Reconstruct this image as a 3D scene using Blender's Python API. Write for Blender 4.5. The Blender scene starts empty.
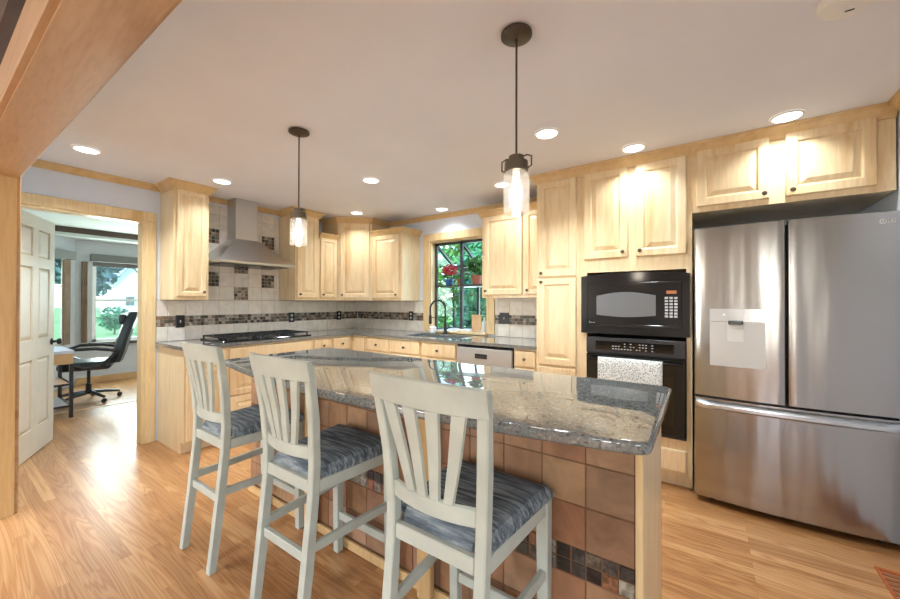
import bpy, bmesh, math, random
from mathutils import Vector, Matrix
random.seed(7)
SC = bpy.context.scene
COL = SC.collection
PI = math.pi

# ------------------------------------------------------------------ camera
cam_d = bpy.data.cameras.new('camera')
cam = bpy.data.objects.new('camera', cam_d)
COL.objects.link(cam)
SC.camera = cam
cam_d.sensor_fit = 'HORIZONTAL'
cam_d.sensor_width = 36.0
cam_d.lens = 366.1 / 900 * 36.0
cam_d.clip_start = 0.02
cam_d.clip_end = 200
yaw, pit, rol = math.radians(34.939), math.radians(0.362), math.radians(0.124)
Fv = Vector((-math.sin(yaw) * math.cos(pit), math.cos(yaw) * math.cos(pit), math.sin(pit)))
Rv = Vector((math.cos(yaw), math.sin(yaw), 0))
Uv = Rv.cross(Fv)
R2 = Rv * math.cos(rol) + Uv * math.sin(rol)
U2 = Uv * math.cos(rol) - Rv * math.sin(rol)
M = Matrix(((R2.x, U2.x, -Fv.x), (R2.y, U2.y, -Fv.y), (R2.z, U2.z, -Fv.z))).to_4x4()
M.translation = Vector((4.212, -3.648, 1.303))
cam.matrix_world = M

# ------------------------------------------------------------------ world, exposure
SC.view_settings.view_transform = 'Standard'
SC.view_settings.look = 'None'
SC.view_settings.gamma = 1.0
SC.view_settings.use_curve_mapping = False
SC.view_settings.exposure = 0.10
W = bpy.data.worlds.new('world')
SC.world = W
W.use_nodes = True
wn = W.node_tree
sky = wn.nodes.new('ShaderNodeTexSky')
sky.sky_type = 'NISHITA'
sky.sun_disc = False
sky.sun_elevation = math.radians(40)
sky.sun_rotation = math.radians(200)
wn.links.new(sky.outputs['Color'], wn.nodes['Background'].inputs['Color'])
wn.nodes['Background'].inputs['Strength'].default_value = 1.0

def area(name, loc, rot, sx, sy, power, color=(1, 1, 1), shape='RECTANGLE', spread=180):
    d = bpy.data.lights.new(name, 'AREA')
    d.shape = shape
    d.size = sx
    if shape in ('RECTANGLE', 'ELLIPSE'):
        d.size_y = sy
    d.energy = power
    d.color = color
    d.spread = math.radians(spread)
    o = bpy.data.objects.new(name, d)
    o.location = loc
    o.rotation_euler = rot
    COL.objects.link(o)
    return o
DAY = (0.90, 0.95, 1.0)
sund = bpy.data.lights.new('sun', 'SUN')
sund.energy = 4.0
sund.angle = math.radians(1.0)
sund.color = (1.0, 0.96, 0.9)
suno = bpy.data.objects.new('sun', sund)
suno.rotation_euler = Vector((-0.45, 0.5, -0.8)).to_track_quat('-Z', 'Y').to_euler()
COL.objects.link(suno)
# fill lamps at unseen living room windows; narrow ones added to streak the fridge
for wx, ww, pw in ((0.3, 1.6, 55), (5.0, 0.30, 14), (5.75, 0.22, 8)):
    area('window_daylight_fill', (wx, -7.9, 1.30), (PI / 2, 0, 0), ww, 1.8, pw, DAY)
area('window_daylight_fill', (6.9, -5.6, 1.45), (PI / 2, 0, PI / 2), 2.3, 1.8, 40, DAY)
# daylight at the garden window and the office bay window
area('window_daylight_fill', (1.77, 0.62, 1.55), (-PI / 2, 0, 0), 0.75, 0.9, 16, DAY)
area('window_daylight_fill', (-3.95, -1.50, 1.35), (0, -PI / 2, 0), 1.2, 1.2, 125, (1.0, 0.98, 0.95))

# ------------------------------------------------------------------ colour and material helpers
def lin(c):
    return tuple((x / 12.92 if x <= 0.04045 else ((x + 0.055) / 1.055) ** 2.4) for x in (v / 255 for v in c)) + (1.0,)

def new_mat(name):
    m = bpy.data.materials.new(name)
    m.use_nodes = True
    nt = m.node_tree
    return m, nt, nt.nodes['Principled BSDF']

def plain(name, rgb, rough=0.5, metal=0.0, spec=0.5, coat=0.0, noise=0.0, nscale=8.0, bump=0.0, bscale=60.0):
    m, nt, b = new_mat(name)
    b.inputs['Base Color'].default_value = lin(rgb)
    b.inputs['Roughness'].default_value = rough
    b.inputs['Metallic'].default_value = metal
    b.inputs['Specular IOR Level'].default_value = spec
    b.inputs['Coat Weight'].default_value = coat
    tc = nt.nodes.new('ShaderNodeTexCoord')
    if noise > 0:
        n = nt.nodes.new('ShaderNodeTexNoise')
        n.inputs['Scale'].default_value = nscale
        n.inputs['Detail'].default_value = 5
        nt.links.new(tc.outputs['Object'], n.inputs['Vector'])
        r = nt.nodes.new('ShaderNodeValToRGB')
        r.color_ramp.elements[0].position = 0.3
        r.color_ramp.elements[1].position = 0.7
        r.color_ramp.elements[0].color = lin(tuple(max(0, v * (1 - noise)) for v in rgb))
        r.color_ramp.elements[1].color = lin(tuple(min(255, v * (1 + noise * 0.5)) for v in rgb))
        nt.links.new(n.outputs['Fac'], r.inputs['Fac'])
        nt.links.new(r.outputs['Color'], b.inputs['Base Color'])
    if bump > 0:
        n = nt.nodes.new('ShaderNodeTexNoise')
        n.inputs['Scale'].default_value = bscale
        nt.links.new(tc.outputs['Object'], n.inputs['Vector'])
        bp = nt.nodes.new('ShaderNodeBump')
        bp.inputs['Strength'].default_value = bump
        bp.inputs['Distance'].default_value = 0.01
        nt.links.new(n.outputs['Fac'], bp.inputs['Height'])
        nt.links.new(bp.outputs['Normal'], b.inputs['Normal'])
    return m

def ramp_node(nt, stops, src):
    r = nt.nodes.new('ShaderNodeValToRGB')
    els = r.color_ramp.elements
    while len(els) < len(stops):
        els.new(0.5)
    for e, (p, c) in zip(els, stops):
        e.position = p
        e.color = lin(c)
    nt.links.new(src, r.inputs['Fac'])
    return r

def coords(nt, scale, rnd=True, src='Object'):
    tc = nt.nodes.new('ShaderNodeTexCoord')
    out = tc.outputs[src]
    if rnd:
        oi = nt.nodes.new('ShaderNodeObjectInfo')
        mu = nt.nodes.new('ShaderNodeMath')
        mu.operation = 'MULTIPLY'
        mu.inputs[1].default_value = 23.0
        nt.links.new(oi.outputs['Random'], mu.inputs[0])
        va = nt.nodes.new('ShaderNodeVectorMath')
        va.operation = 'ADD'
        nt.links.new(out, va.inputs[0])
        nt.links.new(mu.outputs[0], va.inputs[1])
        out = va.outputs[0]
    mp = nt.nodes.new('ShaderNodeMapping')
    mp.inputs['Scale'].default_value = scale
    nt.links.new(out, mp.inputs['Vector'])
    return mp.outputs['Vector']

def wood(name, base, dark, light, scale=(9, 9, 0.8), rough=0.32, streak=0.7):
    m, nt, b = new_mat(name)
    v = coords(nt, scale)
    n = nt.nodes.new('ShaderNodeTexNoise')
    n.inputs['Scale'].default_value = 1.0
    n.inputs['Detail'].default_value = 4
    n.inputs['Distortion'].default_value = 0.6
    nt.links.new(v, n.inputs['Vector'])
    r = ramp_node(nt, [(0.25, dark), (0.25 + 0.25 * streak, base), (0.55, base), (0.75, light)], n.outputs['Fac'])
    v2 = coords(nt, tuple(s * 9 for s in scale))
    n2 = nt.nodes.new('ShaderNodeTexNoise')
    n2.inputs['Scale'].default_value = 1.0
    n2.inputs['Detail'].default_value = 3
    nt.links.new(v2, n2.inputs['Vector'])
    r2 = ramp_node(nt, [(0.3, (222, 214, 205)), (0.6, (255, 255, 255))], n2.outputs['Fac'])
    mx = nt.nodes.new('ShaderNodeMix')
    mx.data_type = 'RGBA'
    mx.blend_type = 'MULTIPLY'
    mx.inputs[0].default_value = 0.4
    nt.links.new(r.outputs['Color'], mx.inputs[6])
    nt.links.new(r2.outputs['Color'], mx.inputs[7])
    nt.links.new(mx.outputs[2], b.inputs['Base Color'])
    b.inputs['Roughness'].default_value = rough
    return m

def colattr(name, rough=0.4, nscale=14, namt=0.25, bump=0.15, spec=0.5):
    """tiles: the colour of each tile is stored on its faces; mottled by noise"""
    m, nt, b = new_mat(name)
    at = nt.nodes.new('ShaderNodeAttribute')
    at.attribute_name = 'Col'
    v = coords(nt, (nscale,) * 3, rnd=False)
    n = nt.nodes.new('ShaderNodeTexNoise')
    n.inputs['Scale'].default_value = 1
    n.inputs['Detail'].default_value = 6
    n.inputs['Distortion'].default_value = 1.2
    nt.links.new(v, n.inputs['Vector'])
    lo = int(255 * (1 - namt))
    r = ramp_node(nt, [(0.32, (lo, lo, lo)), (0.65, (255, 255, 255))], n.outputs['Fac'])
    mx = nt.nodes.new('ShaderNodeMix')
    mx.data_type = 'RGBA'
    mx.blend_type = 'MULTIPLY'
    mx.inputs[0].default_value = 1.0
    nt.links.new(at.outputs['Color'], mx.inputs[6])
    nt.links.new(r.outputs['Color'], mx.inputs[7])
    nt.links.new(mx.outputs[2], b.inputs['Base Color'])
    bp = nt.nodes.new('ShaderNodeBump')
    bp.inputs['Strength'].default_value = bump
    bp.inputs['Distance'].default_value = 0.01
    nt.links.new(n.outputs['Fac'], bp.inputs['Height'])
    nt.links.new(bp.outputs['Normal'], b.inputs['Normal'])
    b.inputs['Roughness'].default_value = rough
    b.inputs['Specular IOR Level'].default_value = spec
    return m

MT = {}
MT['ceiling'] = plain('ceiling_paint', (232, 234, 242), 0.85, noise=0.015, nscale=2)
MT['wall'] = plain('wall_paint', (224, 233, 246), 0.8, noise=0.015, nscale=3)
MT['livingwall'] = plain('living_room_paint', (196, 192, 186), 0.85, noise=0.015)
MT['office_wall'] = plain('office_paint', (206, 208, 212), 0.8, noise=0.02)
MT['office_ceiling'] = plain('office_ceiling_paint', (212, 220, 214), 0.85, noise=0.02)
MT['maple'] = wood('maple', (234, 210, 168), (212, 174, 122), (244, 228, 194), (7, 7, 0.7), 0.30)
MT['maple_h'] = wood('maple_across', (234, 204, 150), (208, 162, 100), (244, 220, 174), (0.8, 8, 8), 0.30)
MT['maple_side'] = wood('maple_side', (236, 216, 178), (224, 196, 150), (244, 230, 200), (5, 5, 0.5), 0.34)
MT['trimwood'] = wood('trim_wood', (218, 186, 134), (196, 156, 100), (232, 206, 160), (3, 3, 3), 0.35)
MT['casing'] = wood('casing_wood', (230, 204, 156), (212, 174, 118), (240, 220, 178), (8, 8, 0.8), 0.35)
MT['oak'] = wood('header_oak', (190, 154, 116), (164, 124, 84), (204, 172, 136), (1.2, 9, 9), 0.4)
MT['oak_v'] = wood('jamb_oak', (216, 182, 128), (196, 154, 98), (228, 198, 148), (8, 8, 0.8), 0.35)
MT['whitedoor'] = plain('cream_door_paint', (228, 222, 208), 0.45, noise=0.02)
MT['bevel_reflection'] = plain('door_bevel_tan_reflection', (206, 182, 140), 0.5)  # tan paints the reflection of the lit bevels onto the panel edges
MT['black'] = plain('black_enamel', (14, 14, 16), 0.12, spec=0.6)
MT['blackmatte'] = plain('black_matte', (22, 22, 24), 0.5)
MT['charcoal'] = plain('dark_grey_panel', (44, 44, 48), 0.25)
MT['iron'] = plain('cast_iron', (30, 31, 34), 0.55, bump=0.2)
MT['bronze'] = plain('bronze', (88, 78, 68), 0.4, metal=0.6)
MT['pewter'] = plain('pewter', (120, 112, 98), 0.38, metal=0.9)
MT['keys'] = plain('key_grey', (190, 192, 196), 0.5)
MT['white'] = plain('white_plastic', (236, 236, 232), 0.4)
MT['mwglass'] = plain('microwave_window', (112, 114, 116), 0.15, spec=0.5)
MT['ovenglass'] = plain('oven_glass', (10, 10, 12), 0.05, spec=0.8)
MT['darkframe'] = plain('window_frame_bronze', (52, 56, 58), 0.45)
MT['chairpaint'] = plain('distressed_paint', (184, 189, 177), 0.45, noise=0.06, nscale=9)
MT['leather'] = plain('black_leather', (34, 40, 44), 0.38, bump=0.2, bscale=40)
MT['carmine'] = plain('red_petals', (214, 66, 84), 0.6)
MT['bluepot'] = plain('blue_glaze', (60, 110, 170), 0.3)
MT['terracotta'] = plain('terracotta', (190, 110, 90), 0.7)
MT['leaf'] = plain('green_leaf', (96, 156, 76), 0.55, noise=0.35, nscale=6)
MT['leafdark'] = plain('deep_green_leaf', (74, 140, 96), 0.6, noise=0.4, nscale=2)
MT['leafblue'] = plain('bluish_conifer', (92, 124, 128), 0.7, noise=0.35, nscale=1.5)
MT['bark'] = plain('bark', (84, 68, 54), 0.9, noise=0.3)
MT['grass'] = plain('lawn', (120, 156, 96), 0.9, noise=0.25, nscale=3)
MT['housewhite'] = plain('house_siding', (236, 238, 240), 0.7)
MT['houseroof'] = plain('house_roof', (150, 158, 164), 0.8, noise=0.1)
MT['dishwhite'] = plain('glazed_white', (238, 238, 234), 0.2)
MT['boardwood'] = plain('board_wood', (214, 176, 134), 0.5, noise=0.1)
MT['redwood'] = plain('red_oak_vent', (176, 92, 44), 0.35, noise=0.2, nscale=30)
MT['deskwood'] = wood('desk_wood', (222, 178, 126), (196, 146, 92), (234, 198, 150), (2, 2, 2), 0.4)
MT['brownbeam'] = wood('dark_brown_wood', (84, 66, 54), (56, 42, 34), (108, 88, 72), (3, 3, 3), 0.5)
MT['blind'] = plain('roller_blind', (120, 118, 116), 0.8)
MT['curtain'] = plain('brown_curtain', (134, 112, 92), 0.9, noise=0.1)
MT['backtile'] = colattr('backsplash_tile', 0.35, 9, 0.07, 0.05)
MT['islandtile'] = colattr('slate_tile', 0.38, 9, 0.16, 0.2)
MT['mosaictile'] = colattr('mosaic_tile', 0.35, 30, 0.45, 0.3)

def emis(name, rgb, s):
    m, nt, b = new_mat(name)
    b.inputs['Base Color'].default_value = lin(rgb)
    b.inputs['Emission Color'].default_value = lin(rgb)
    b.inputs['Emission Strength'].default_value = s
    return m
MT['canlight'] = emis('can_lens', (255, 250, 246), 5)
MT['bulb'] = emis('bulb', (255, 242, 222), 6)
MT['led'] = emis('display', (150, 90, 50), 0.6)

def glass(name, tint=(255, 255, 255), rough=0.0, mixf=0.9, frost=0.0):
    m, nt, b = new_mat(name)
    nt.nodes.remove(b)
    tr = nt.nodes.new('ShaderNodeBsdfTransparent')
    tr.inputs['Color'].default_value = lin(tint)
    gl = nt.nodes.new('ShaderNodeBsdfGlossy')
    gl.inputs['Roughness'].default_value = rough
    mx = nt.nodes.new('ShaderNodeMixShader')
    mx.inputs[0].default_value = 1 - mixf
    nt.links.new(tr.outputs[0], mx.inputs[1])
    nt.links.new(gl.outputs[0], mx.inputs[2])
    out = mx.outputs[0]
    if frost:
        tl = nt.nodes.new('ShaderNodeBsdfTranslucent')
        tl.inputs['Color'].default_value = (1, 1, 1, 1)
        m2 = nt.nodes.new('ShaderNodeMixShader')
        m2.inputs[0].default_value = frost
        nt.links.new(out, m2.inputs[1])
        nt.links.new(tl.outputs[0], m2.inputs[2])
        out = m2.outputs[0]
    nt.links.new(out, nt.nodes['Material Output'].inputs['Surface'])
    return m
MT['glass'] = glass('window_glass', (232, 243, 243), 0.02, 0.93)
MT['jar'] = glass('jar_glass', (252, 252, 252), 0.12, 0.85, 0.09)

def steel():
    m, nt, b = new_mat('brushed_steel')
    b.inputs['Base Color'].default_value = lin((172, 169, 166))
    b.inputs['Metallic'].default_value = 1.0
    b.inputs['Anisotropic'].default_value = 0.3
    v = coords(nt, (60, 60, 0.6), rnd=False)
    n = nt.nodes.new('ShaderNodeTexNoise')
    n.inputs['Scale'].default_value = 1
    nt.links.new(v, n.inputs['Vector'])
    mr = nt.nodes.new('ShaderNodeMapRange')
    mr.inputs[3].default_value = 0.16
    mr.inputs[4].default_value = 0.26
    nt.links.new(n.outputs['Fac'], mr.inputs[0])
    nt.links.new(mr.outputs[0], b.inputs['Roughness'])
    v2 = coords(nt, (5, 5, 0.5), rnd=False)
    n2 = nt.nodes.new('ShaderNodeTexNoise')
    n2.inputs['Scale'].default_value = 1
    nt.links.new(v2, n2.inputs['Vector'])
    bp = nt.nodes.new('ShaderNodeBump')
    bp.inputs['Strength'].default_value = 0.45
    bp.inputs['Distance'].default_value = 0.03
    nt.links.new(n2.outputs['Fac'], bp.inputs['Height'])
    nt.links.new(bp.outputs['Normal'], b.inputs['Normal'])
    return m
MT['steel'] = steel()
MT['hoodsteel'] = plain('hood_steel', (204, 207, 210), 0.28, metal=1.0)

def granite(name, base, dark, light, blue, rough):
    m, nt, b = new_mat(name)
    v = coords(nt, (1, 1, 1), rnd=False)
    def nz(sc, det=4, dist=0.0):
        n = nt.nodes.new('ShaderNodeTexNoise')
        n.inputs['Scale'].default_value = sc
        n.inputs['Detail'].default_value = det
        n.inputs['Distortion'].default_value = dist
        nt.links.new(v, n.inputs['Vector'])
        return n.outputs['Fac']
    r1 = ramp_node(nt, [(0.34, dark), (0.46, base), (0.58, base), (0.70, light)], nz(90, 5, 0.4))
    r2 = ramp_node(nt, [(0.0, (0, 0, 0)), (0.60, (0, 0, 0)), (0.66, (255, 255, 255))], nz(55, 3, 0.8))
    r3 = ramp_node(nt, [(0.0, (255, 255, 255)), (0.30, (255, 255, 255)), (0.345, (0, 0, 0))], nz(48, 4, 0.6))
    mx = nt.nodes.new('ShaderNodeMix')
    mx.data_type = 'RGBA'
    nt.links.new(r2.outputs['Color'], mx.inputs[0])
    nt.links.new(r1.outputs['Color'], mx.inputs[6])
    mx.inputs[7].default_value = lin(blue)
    mx2 = nt.nodes.new('ShaderNodeMix')
    mx2.data_type = 'RGBA'
    nt.links.new(r3.outputs['Color'], mx2.inputs[0])
    nt.links.new(mx.outputs[2], mx2.inputs[6])
    mx2.inputs[7].default_value = lin(dark)
    nt.links.new(mx2.outputs[2], b.inputs['Base Color'])
    b.inputs['Roughness'].default_value = rough
    b.inputs['Specular IOR Level'].default_value = 0.9
    b.inputs['Coat Weight'].default_value = 0.5
    b.inputs['Coat Roughness'].default_value = 0.02
    return m
MT['granite'] = granite('granite', (118, 121, 119), (64, 70, 75), (152, 154, 149), (100, 114, 120), 0.04)

def floor_mat():
    m, nt, b = new_mat('oak_strip_floor')
    tc = nt.nodes.new('ShaderNodeTexCoord')
    br = nt.nodes.new('ShaderNodeTexBrick')
    br.offset = 0.37
    br.inputs['Scale'].default_value = 1.0
    br.inputs['Brick Width'].default_value = 1.1
    br.inputs['Row Height'].default_value = 0.0572
    br.inputs['Mortar Size'].default_value = 0.0004
    br.inputs['Bias'].default_value = 0.0
    br.inputs['Color1'].default_value = (0, 0, 0, 1)
    br.inputs['Color2'].default_value = (1, 1, 1, 1)
    br.inputs['Mortar'].default_value = (0.5, 0.5, 0.5, 1)
    nt.links.new(tc.outputs['Object'], br.inputs['Vector'])
    r = ramp_node(nt, [(0.0, (170, 125, 82)), (0.5, (183, 138, 92)), (1.0, (199, 156, 110))], br.outputs['Color'])
    # offset grain per plank
    mu = nt.nodes.new('ShaderNodeVectorMath')
    mu.operation = 'MULTIPLY_ADD'
    nt.links.new(br.outputs['Color'], mu.inputs[0])
    mu.inputs[1].default_value = (7, 3, 5)
    nt.links.new(tc.outputs['Object'], mu.inputs[2])
    mp = nt.nodes.new('ShaderNodeMapping')
    mp.inputs['Scale'].default_value = (0.45, 8, 1)
    nt.links.new(mu.outputs[0], mp.inputs['Vector'])
    n = nt.nodes.new('ShaderNodeTexNoise')
    n.inputs['Scale'].default_value = 1.6
    n.inputs['Detail'].default_value = 2
    n.inputs['Distortion'].default_value = 0.8
    nt.links.new(mp.outputs[0], n.inputs['Vector'])
    # cathedral grain: rings taken from the noise height
    mm = nt.nodes.new('ShaderNodeMath')
    mm.operation = 'MULTIPLY'
    mm.inputs[1].default_value = 11
    nt.links.new(n.outputs['Fac'], mm.inputs[0])
    fr = nt.nodes.new('ShaderNodeMath')
    fr.operation = 'FRACT'
    nt.links.new(mm.outputs[0], fr.inputs[0])
    r2 = ramp_node(nt, [(0.0, (218, 194, 168)), (0.4, (255, 255, 255)), (0.65, (250, 245, 238)), (1.0, (218, 194, 168))], fr.outputs[0])
    mx = nt.nodes.new('ShaderNodeMix')
    mx.data_type = 'RGBA'
    mx.blend_type = 'MULTIPLY'
    mx.inputs[0].default_value = 0.85
    nt.links.new(r.outputs['Color'], mx.inputs[6])
    nt.links.new(r2.outputs['Color'], mx.inputs[7])
    r3 = ramp_node(nt, [(0.0, (255, 255, 255)), (0.9, (255, 255, 255)), (1.0, (190, 160, 130))], br.outputs['Fac'])
    mx2 = nt.nodes.new('ShaderNodeMix')
    mx2.data_type = 'RGBA'
    mx2.blend_type = 'MULTIPLY'
    mx2.inputs[0].default_value = 1
    nt.links.new(mx.outputs[2], mx2.inputs[6])
    nt.links.new(r3.outputs['Color'], mx2.inputs[7])
    nt.links.new(mx2.outputs[2], b.inputs['Base Color'])
    b.inputs['Roughness'].default_value = 0.30
    b.inputs['Specular IOR Level'].default_value = 0.5
    return m
MT['floor'] = floor_mat()

def cushion_mat():
    m, nt, b = new_mat('streaked_blue_grey_fabric')
    v = coords(nt, (4.0, 46, 20), rnd=True)
    n = nt.nodes.new('ShaderNodeTexNoise')
    n.inputs['Scale'].default_value = 1.6
    n.inputs['Detail'].default_value = 5
    n.inputs['Roughness'].default_value = 0.62
    nt.links.new(v, n.inputs['Vector'])
    r = ramp_node(nt, [(0.28, (44, 50, 58)), (0.42, (84, 93, 102)), (0.52, (112, 122, 128)), (0.62, (152, 160, 162)), (0.72, (104, 104, 106))], n.outputs['Fac'])
    nt.links.new(r.outputs['Color'], b.inputs['Base Color'])
    b.inputs['Roughness'].default_value = 0.85
    return m
MT['cushion'] = cushion_mat()

def towel_mat():
    m, nt, b = new_mat('patterned_towel')
    v = coords(nt, (75, 75, 75), rnd=False)
    vo = nt.nodes.new('ShaderNodeTexVoronoi')
    vo.feature = 'DISTANCE_TO_EDGE'
    vo.inputs['Scale'].default_value = 1
    nt.links.new(v, vo.inputs['Vector'])
    r = ramp_node(nt, [(0.0, (232, 234, 232)), (0.14, (222, 226, 224)), (0.24, (142, 152, 152))], vo.outputs['Distance'])
    nt.links.new(r.outputs['Color'], b.inputs['Base Color'])
    b.inputs['Roughness'].default_value = 0.95
    return m
MT['towel'] = towel_mat()

# ------------------------------------------------------------------ mesh helpers
def box(bm, x0, x1, y0, y1, z0, z1, bev=0.0, seg=1):
    r = bmesh.ops.create_cube(bm, size=1.0)
    vs = r['verts']
    for v in vs:
        v.co.x = x0 if v.co.x < 0 else x1
        v.co.y = y0 if v.co.y < 0 else y1
        v.co.z = z0 if v.co.z < 0 else z1
    if bev > 0:
        es = list({e for v in vs for e in v.link_edges})
        bmesh.ops.bevel(bm, geom=es, offset=bev, segments=seg, affect='EDGES', profile=0.5)
    return vs

def hexa(bm, a, b, bev=0.0):
    """a, b: four points each (bottom ring, top ring)"""
    va = [bm.verts.new(p) for p in a]
    vb = [bm.verts.new(p) for p in b]
    bm.faces.new(va[::-1])
    bm.faces.new(vb)
    for i in range(4):
        j = (i + 1) % 4
        bm.faces.new((va[i], va[j], vb[j], vb[i]))
    if bev > 0:
        es = list({e for v in va + vb for e in v.link_edges})
        bmesh.ops.bevel(bm, geom=es, offset=bev, segments=1, affect='EDGES')

def bar(bm, p, q, w, d, up=(0, 0, 1), bev=0.0):
    """square bar from p to q; w along side, d along up"""
    p, q = Vector(p), Vector(q)
    t = (q - p).normalized()
    s = t.cross(Vector(up)).normalized()
    u = s.cross(t)
    o = [(-w / 2, -d / 2), (w / 2, -d / 2), (w / 2, d / 2), (-w / 2, d / 2)]
    hexa(bm, [p + s * a + u * b for a, b in o], [q + s * a + u * b for a, b in o], bev)

def tube(bm, pts, r, n=8, closed=False):
    pts = [Vector(p) for p in pts]
    rings = []
    last = None
    for i, p in enumerate(pts):
        if closed:
            t = (pts[(i + 1) % len(pts)] - pts[i - 1]).normalized()
        elif i == 0:
            t = (pts[1] - p).normalized()
        elif i == len(pts) - 1:
            t = (p - pts[i - 1]).normalized()
        else:
            t = (pts[i + 1] - pts[i - 1]).normalized()
        if last is None:
            ref = Vector((0, 0, 1)) if abs(t.z) < 0.9 else Vector((1, 0, 0))
            s = t.cross(ref).normalized()
        else:
            s = (last - t * last.dot(t)).normalized()
        last = s
        u = t.cross(s)
        rr = r[i] if isinstance(r, (list, tuple)) else r
        rings.append([bm.verts.new(p + s * math.cos(2 * PI * k / n) * rr + u * math.sin(2 * PI * k / n) * rr) for k in range(n)])
    m = len(rings)
    for i in range(m if closed else m - 1):
        a, b = rings[i], rings[(i + 1) % m]
        for k in range(n):
            bm.faces.new((a[k], a[(k + 1) % n], b[(k + 1) % n], b[k]))
    if not closed:
        bm.faces.new(rings[0][::-1])
        bm.faces.new(rings[-1])

def lathe(bm, prof, c=(0, 0, 0), n=24, axis='z', cap=True):
    """prof: list of (r, h)"""
    c = Vector(c)
    rings = []
    for r, h in prof:
        ring = []
        for k in range(n):
            a = 2 * PI * k / n
            x, y = math.cos(a) * r, math.sin(a) * r
            if axis == 'z':
                ring.append(bm.verts.new(c + Vector((x, y, h))))
            elif axis == 'y':
                ring.append(bm.verts.new(c + Vector((x, h, y))))
            else:
                ring.append(bm.verts.new(c + Vector((h, x, y))))
        rings.append(ring)
    for a, b in zip(rings, rings[1:]):
        for k in range(n):
            bm.faces.new((a[k], a[(k + 1) % n], b[(k + 1) % n], b[k]))
    if cap:
        bm.faces.new(rings[0][::-1])
        bm.faces.new(rings[-1])

def loops_panel(bm, w, h, steps, ox=0, oz=0):
    """concentric rectangles: steps = (inset, y)"""
    prev = None
    for ins, y in steps:
        ring = [bm.verts.new((ox + a, y, oz + b)) for a, b in ((ins, ins), (w - ins, ins), (w - ins, h - ins), (ins, h - ins))]
        if prev:
            for i in range(4):
                j = (i + 1) % 4
                bm.faces.new((prev[i], prev[j], ring[j], ring[i]))
        else:
            bm.faces.new(ring[::-1])
        prev = ring
    bm.faces.new(prev)

def obj(name, bm, mat, parent=None, loc=None, rz=0.0, smooth=False, rot=None):
    bmesh.ops.recalc_face_normals(bm, faces=bm.faces)
    me = bpy.data.meshes.new(name)
    bm.to_mesh(me)
    bm.free()
    me.materials.append(mat)
    if smooth:
        for p in me.polygons:
            p.use_smooth = True
        try:
            me.set_sharp_from_angle(angle=math.radians(38))
        except Exception:
            pass
    o = bpy.data.objects.new(name, me)
    COL.objects.link(o)
    if parent:
        o.parent = parent
    if loc:
        o.location = loc
    if rot:
        o.rotation_euler = rot
    elif rz:
        o.rotation_euler = (0, 0, rz)
    return o

def B():
    return bmesh.new()

def tag(o, label, cat, group=None, kind=None):
    o['label'] = label
    if cat:
        o['category'] = cat
    if group:
        o['group'] = group
    if kind:
        o['kind'] = kind
    return o

def thing(name, label, cat, loc=(0, 0, 0), rz=0.0, group=None):
    o = bpy.data.objects.new(name, None)
    COL.objects.link(o)
    o.empty_display_size = 0.1
    o.location = loc
    o.rotation_euler = (0, 0, rz)
    return tag(o, label, cat, group)

def struct(name, bm, mat, label, parent=None, smooth=False):
    o = obj(name, bm, mat, parent, smooth=smooth)
    if not parent:
        o['kind'] = 'structure'
        o['label'] = label
        o['category'] = name.split('_')[0]
    return o

def dup(root, loc, rz, label=None, group=None):
    r = root.copy()
    COL.objects.link(r)
    r.location = loc
    r.rotation_euler = (0, 0, rz)
    if label:
        r['label'] = label
    if group:
        r['group'] = group
    for ch in list(root.children):
        c = ch.copy()
        COL.objects.link(c)
        c.parent = r
        for g in ch.children:
            d = g.copy()
            COL.objects.link(d)
            d.parent = c
    return r

def sweep(bm, path, prof):
    """profile (out, z) swept along a plan polyline; 'out' is to the right of travel"""
    path = [Vector((p[0], p[1])) for p in path]
    rings = []
    for i, p in enumerate(path):
        ns = []
        if i > 0:
            t = (p - path[i - 1]).normalized()
            ns.append(Vector((t.y, -t.x)))
        if i < len(path) - 1:
            t = (path[i + 1] - p).normalized()
            ns.append(Vector((t.y, -t.x)))
        n = ns[0] if len(ns) == 1 else (ns[0] + ns[1]) / (1 + ns[0].dot(ns[1]))
        rings.append([bm.verts.new((p.x + n.x * o, p.y + n.y * o, z)) for o, z in prof])
    k = len(prof)
    for a, b in zip(rings, rings[1:]):
        for i in range(k):
            j = (i + 1) % k
            bm.faces.new((a[i], a[j], b[j], b[i]))
    bm.faces.new(rings[0])
    bm.faces.new(rings[-1][::-1])

def text_mesh(body, size, depth=0.0006):
    cu = bpy.data.curves.new('text', 'FONT')
    cu.body = body
    cu.size = size
    cu.extrude = depth
    cu.align_x = 'CENTER'
    cu.align_y = 'CENTER'
    o = bpy.data.objects.new('text', cu)
    COL.objects.link(o)
    dg = bpy.context.evaluated_depsgraph_get()
    me = bpy.data.meshes.new_from_object(o.evaluated_get(dg))
    bm = B()
    bm.from_mesh(me)
    bpy.data.objects.remove(o)
    bpy.data.meshes.remove(me)
    return bm

HC = 2.384      # ceiling height

# ------------------------------------------------------------------ the setting
bm = B(); box(bm, -4.6, 7.2, -8.1, 0.15, -0.05, 0.0)
struct('floor', bm, MT['floor'], 'honey oak strip floor running through all rooms')
bm = B(); box(bm, -0.12, 7.2, -8.1, 0.15, HC, HC + 0.05)
struct('ceiling', bm, MT['ceiling'], 'pale kitchen ceiling')
bm = B(); box(bm, -3.40, -0.12, -5.0, 0.15, HC, HC + 0.05); box(bm, -4.6, -3.40, -5.0, 0.15, 2.26, 2.30); box(bm, -3.41, -3.39, -5.0, 0.15, 2.26, HC)
struct('ceiling_office', bm, MT['office_ceiling'], 'pale green ceiling of the office beyond the doorway')

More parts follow.
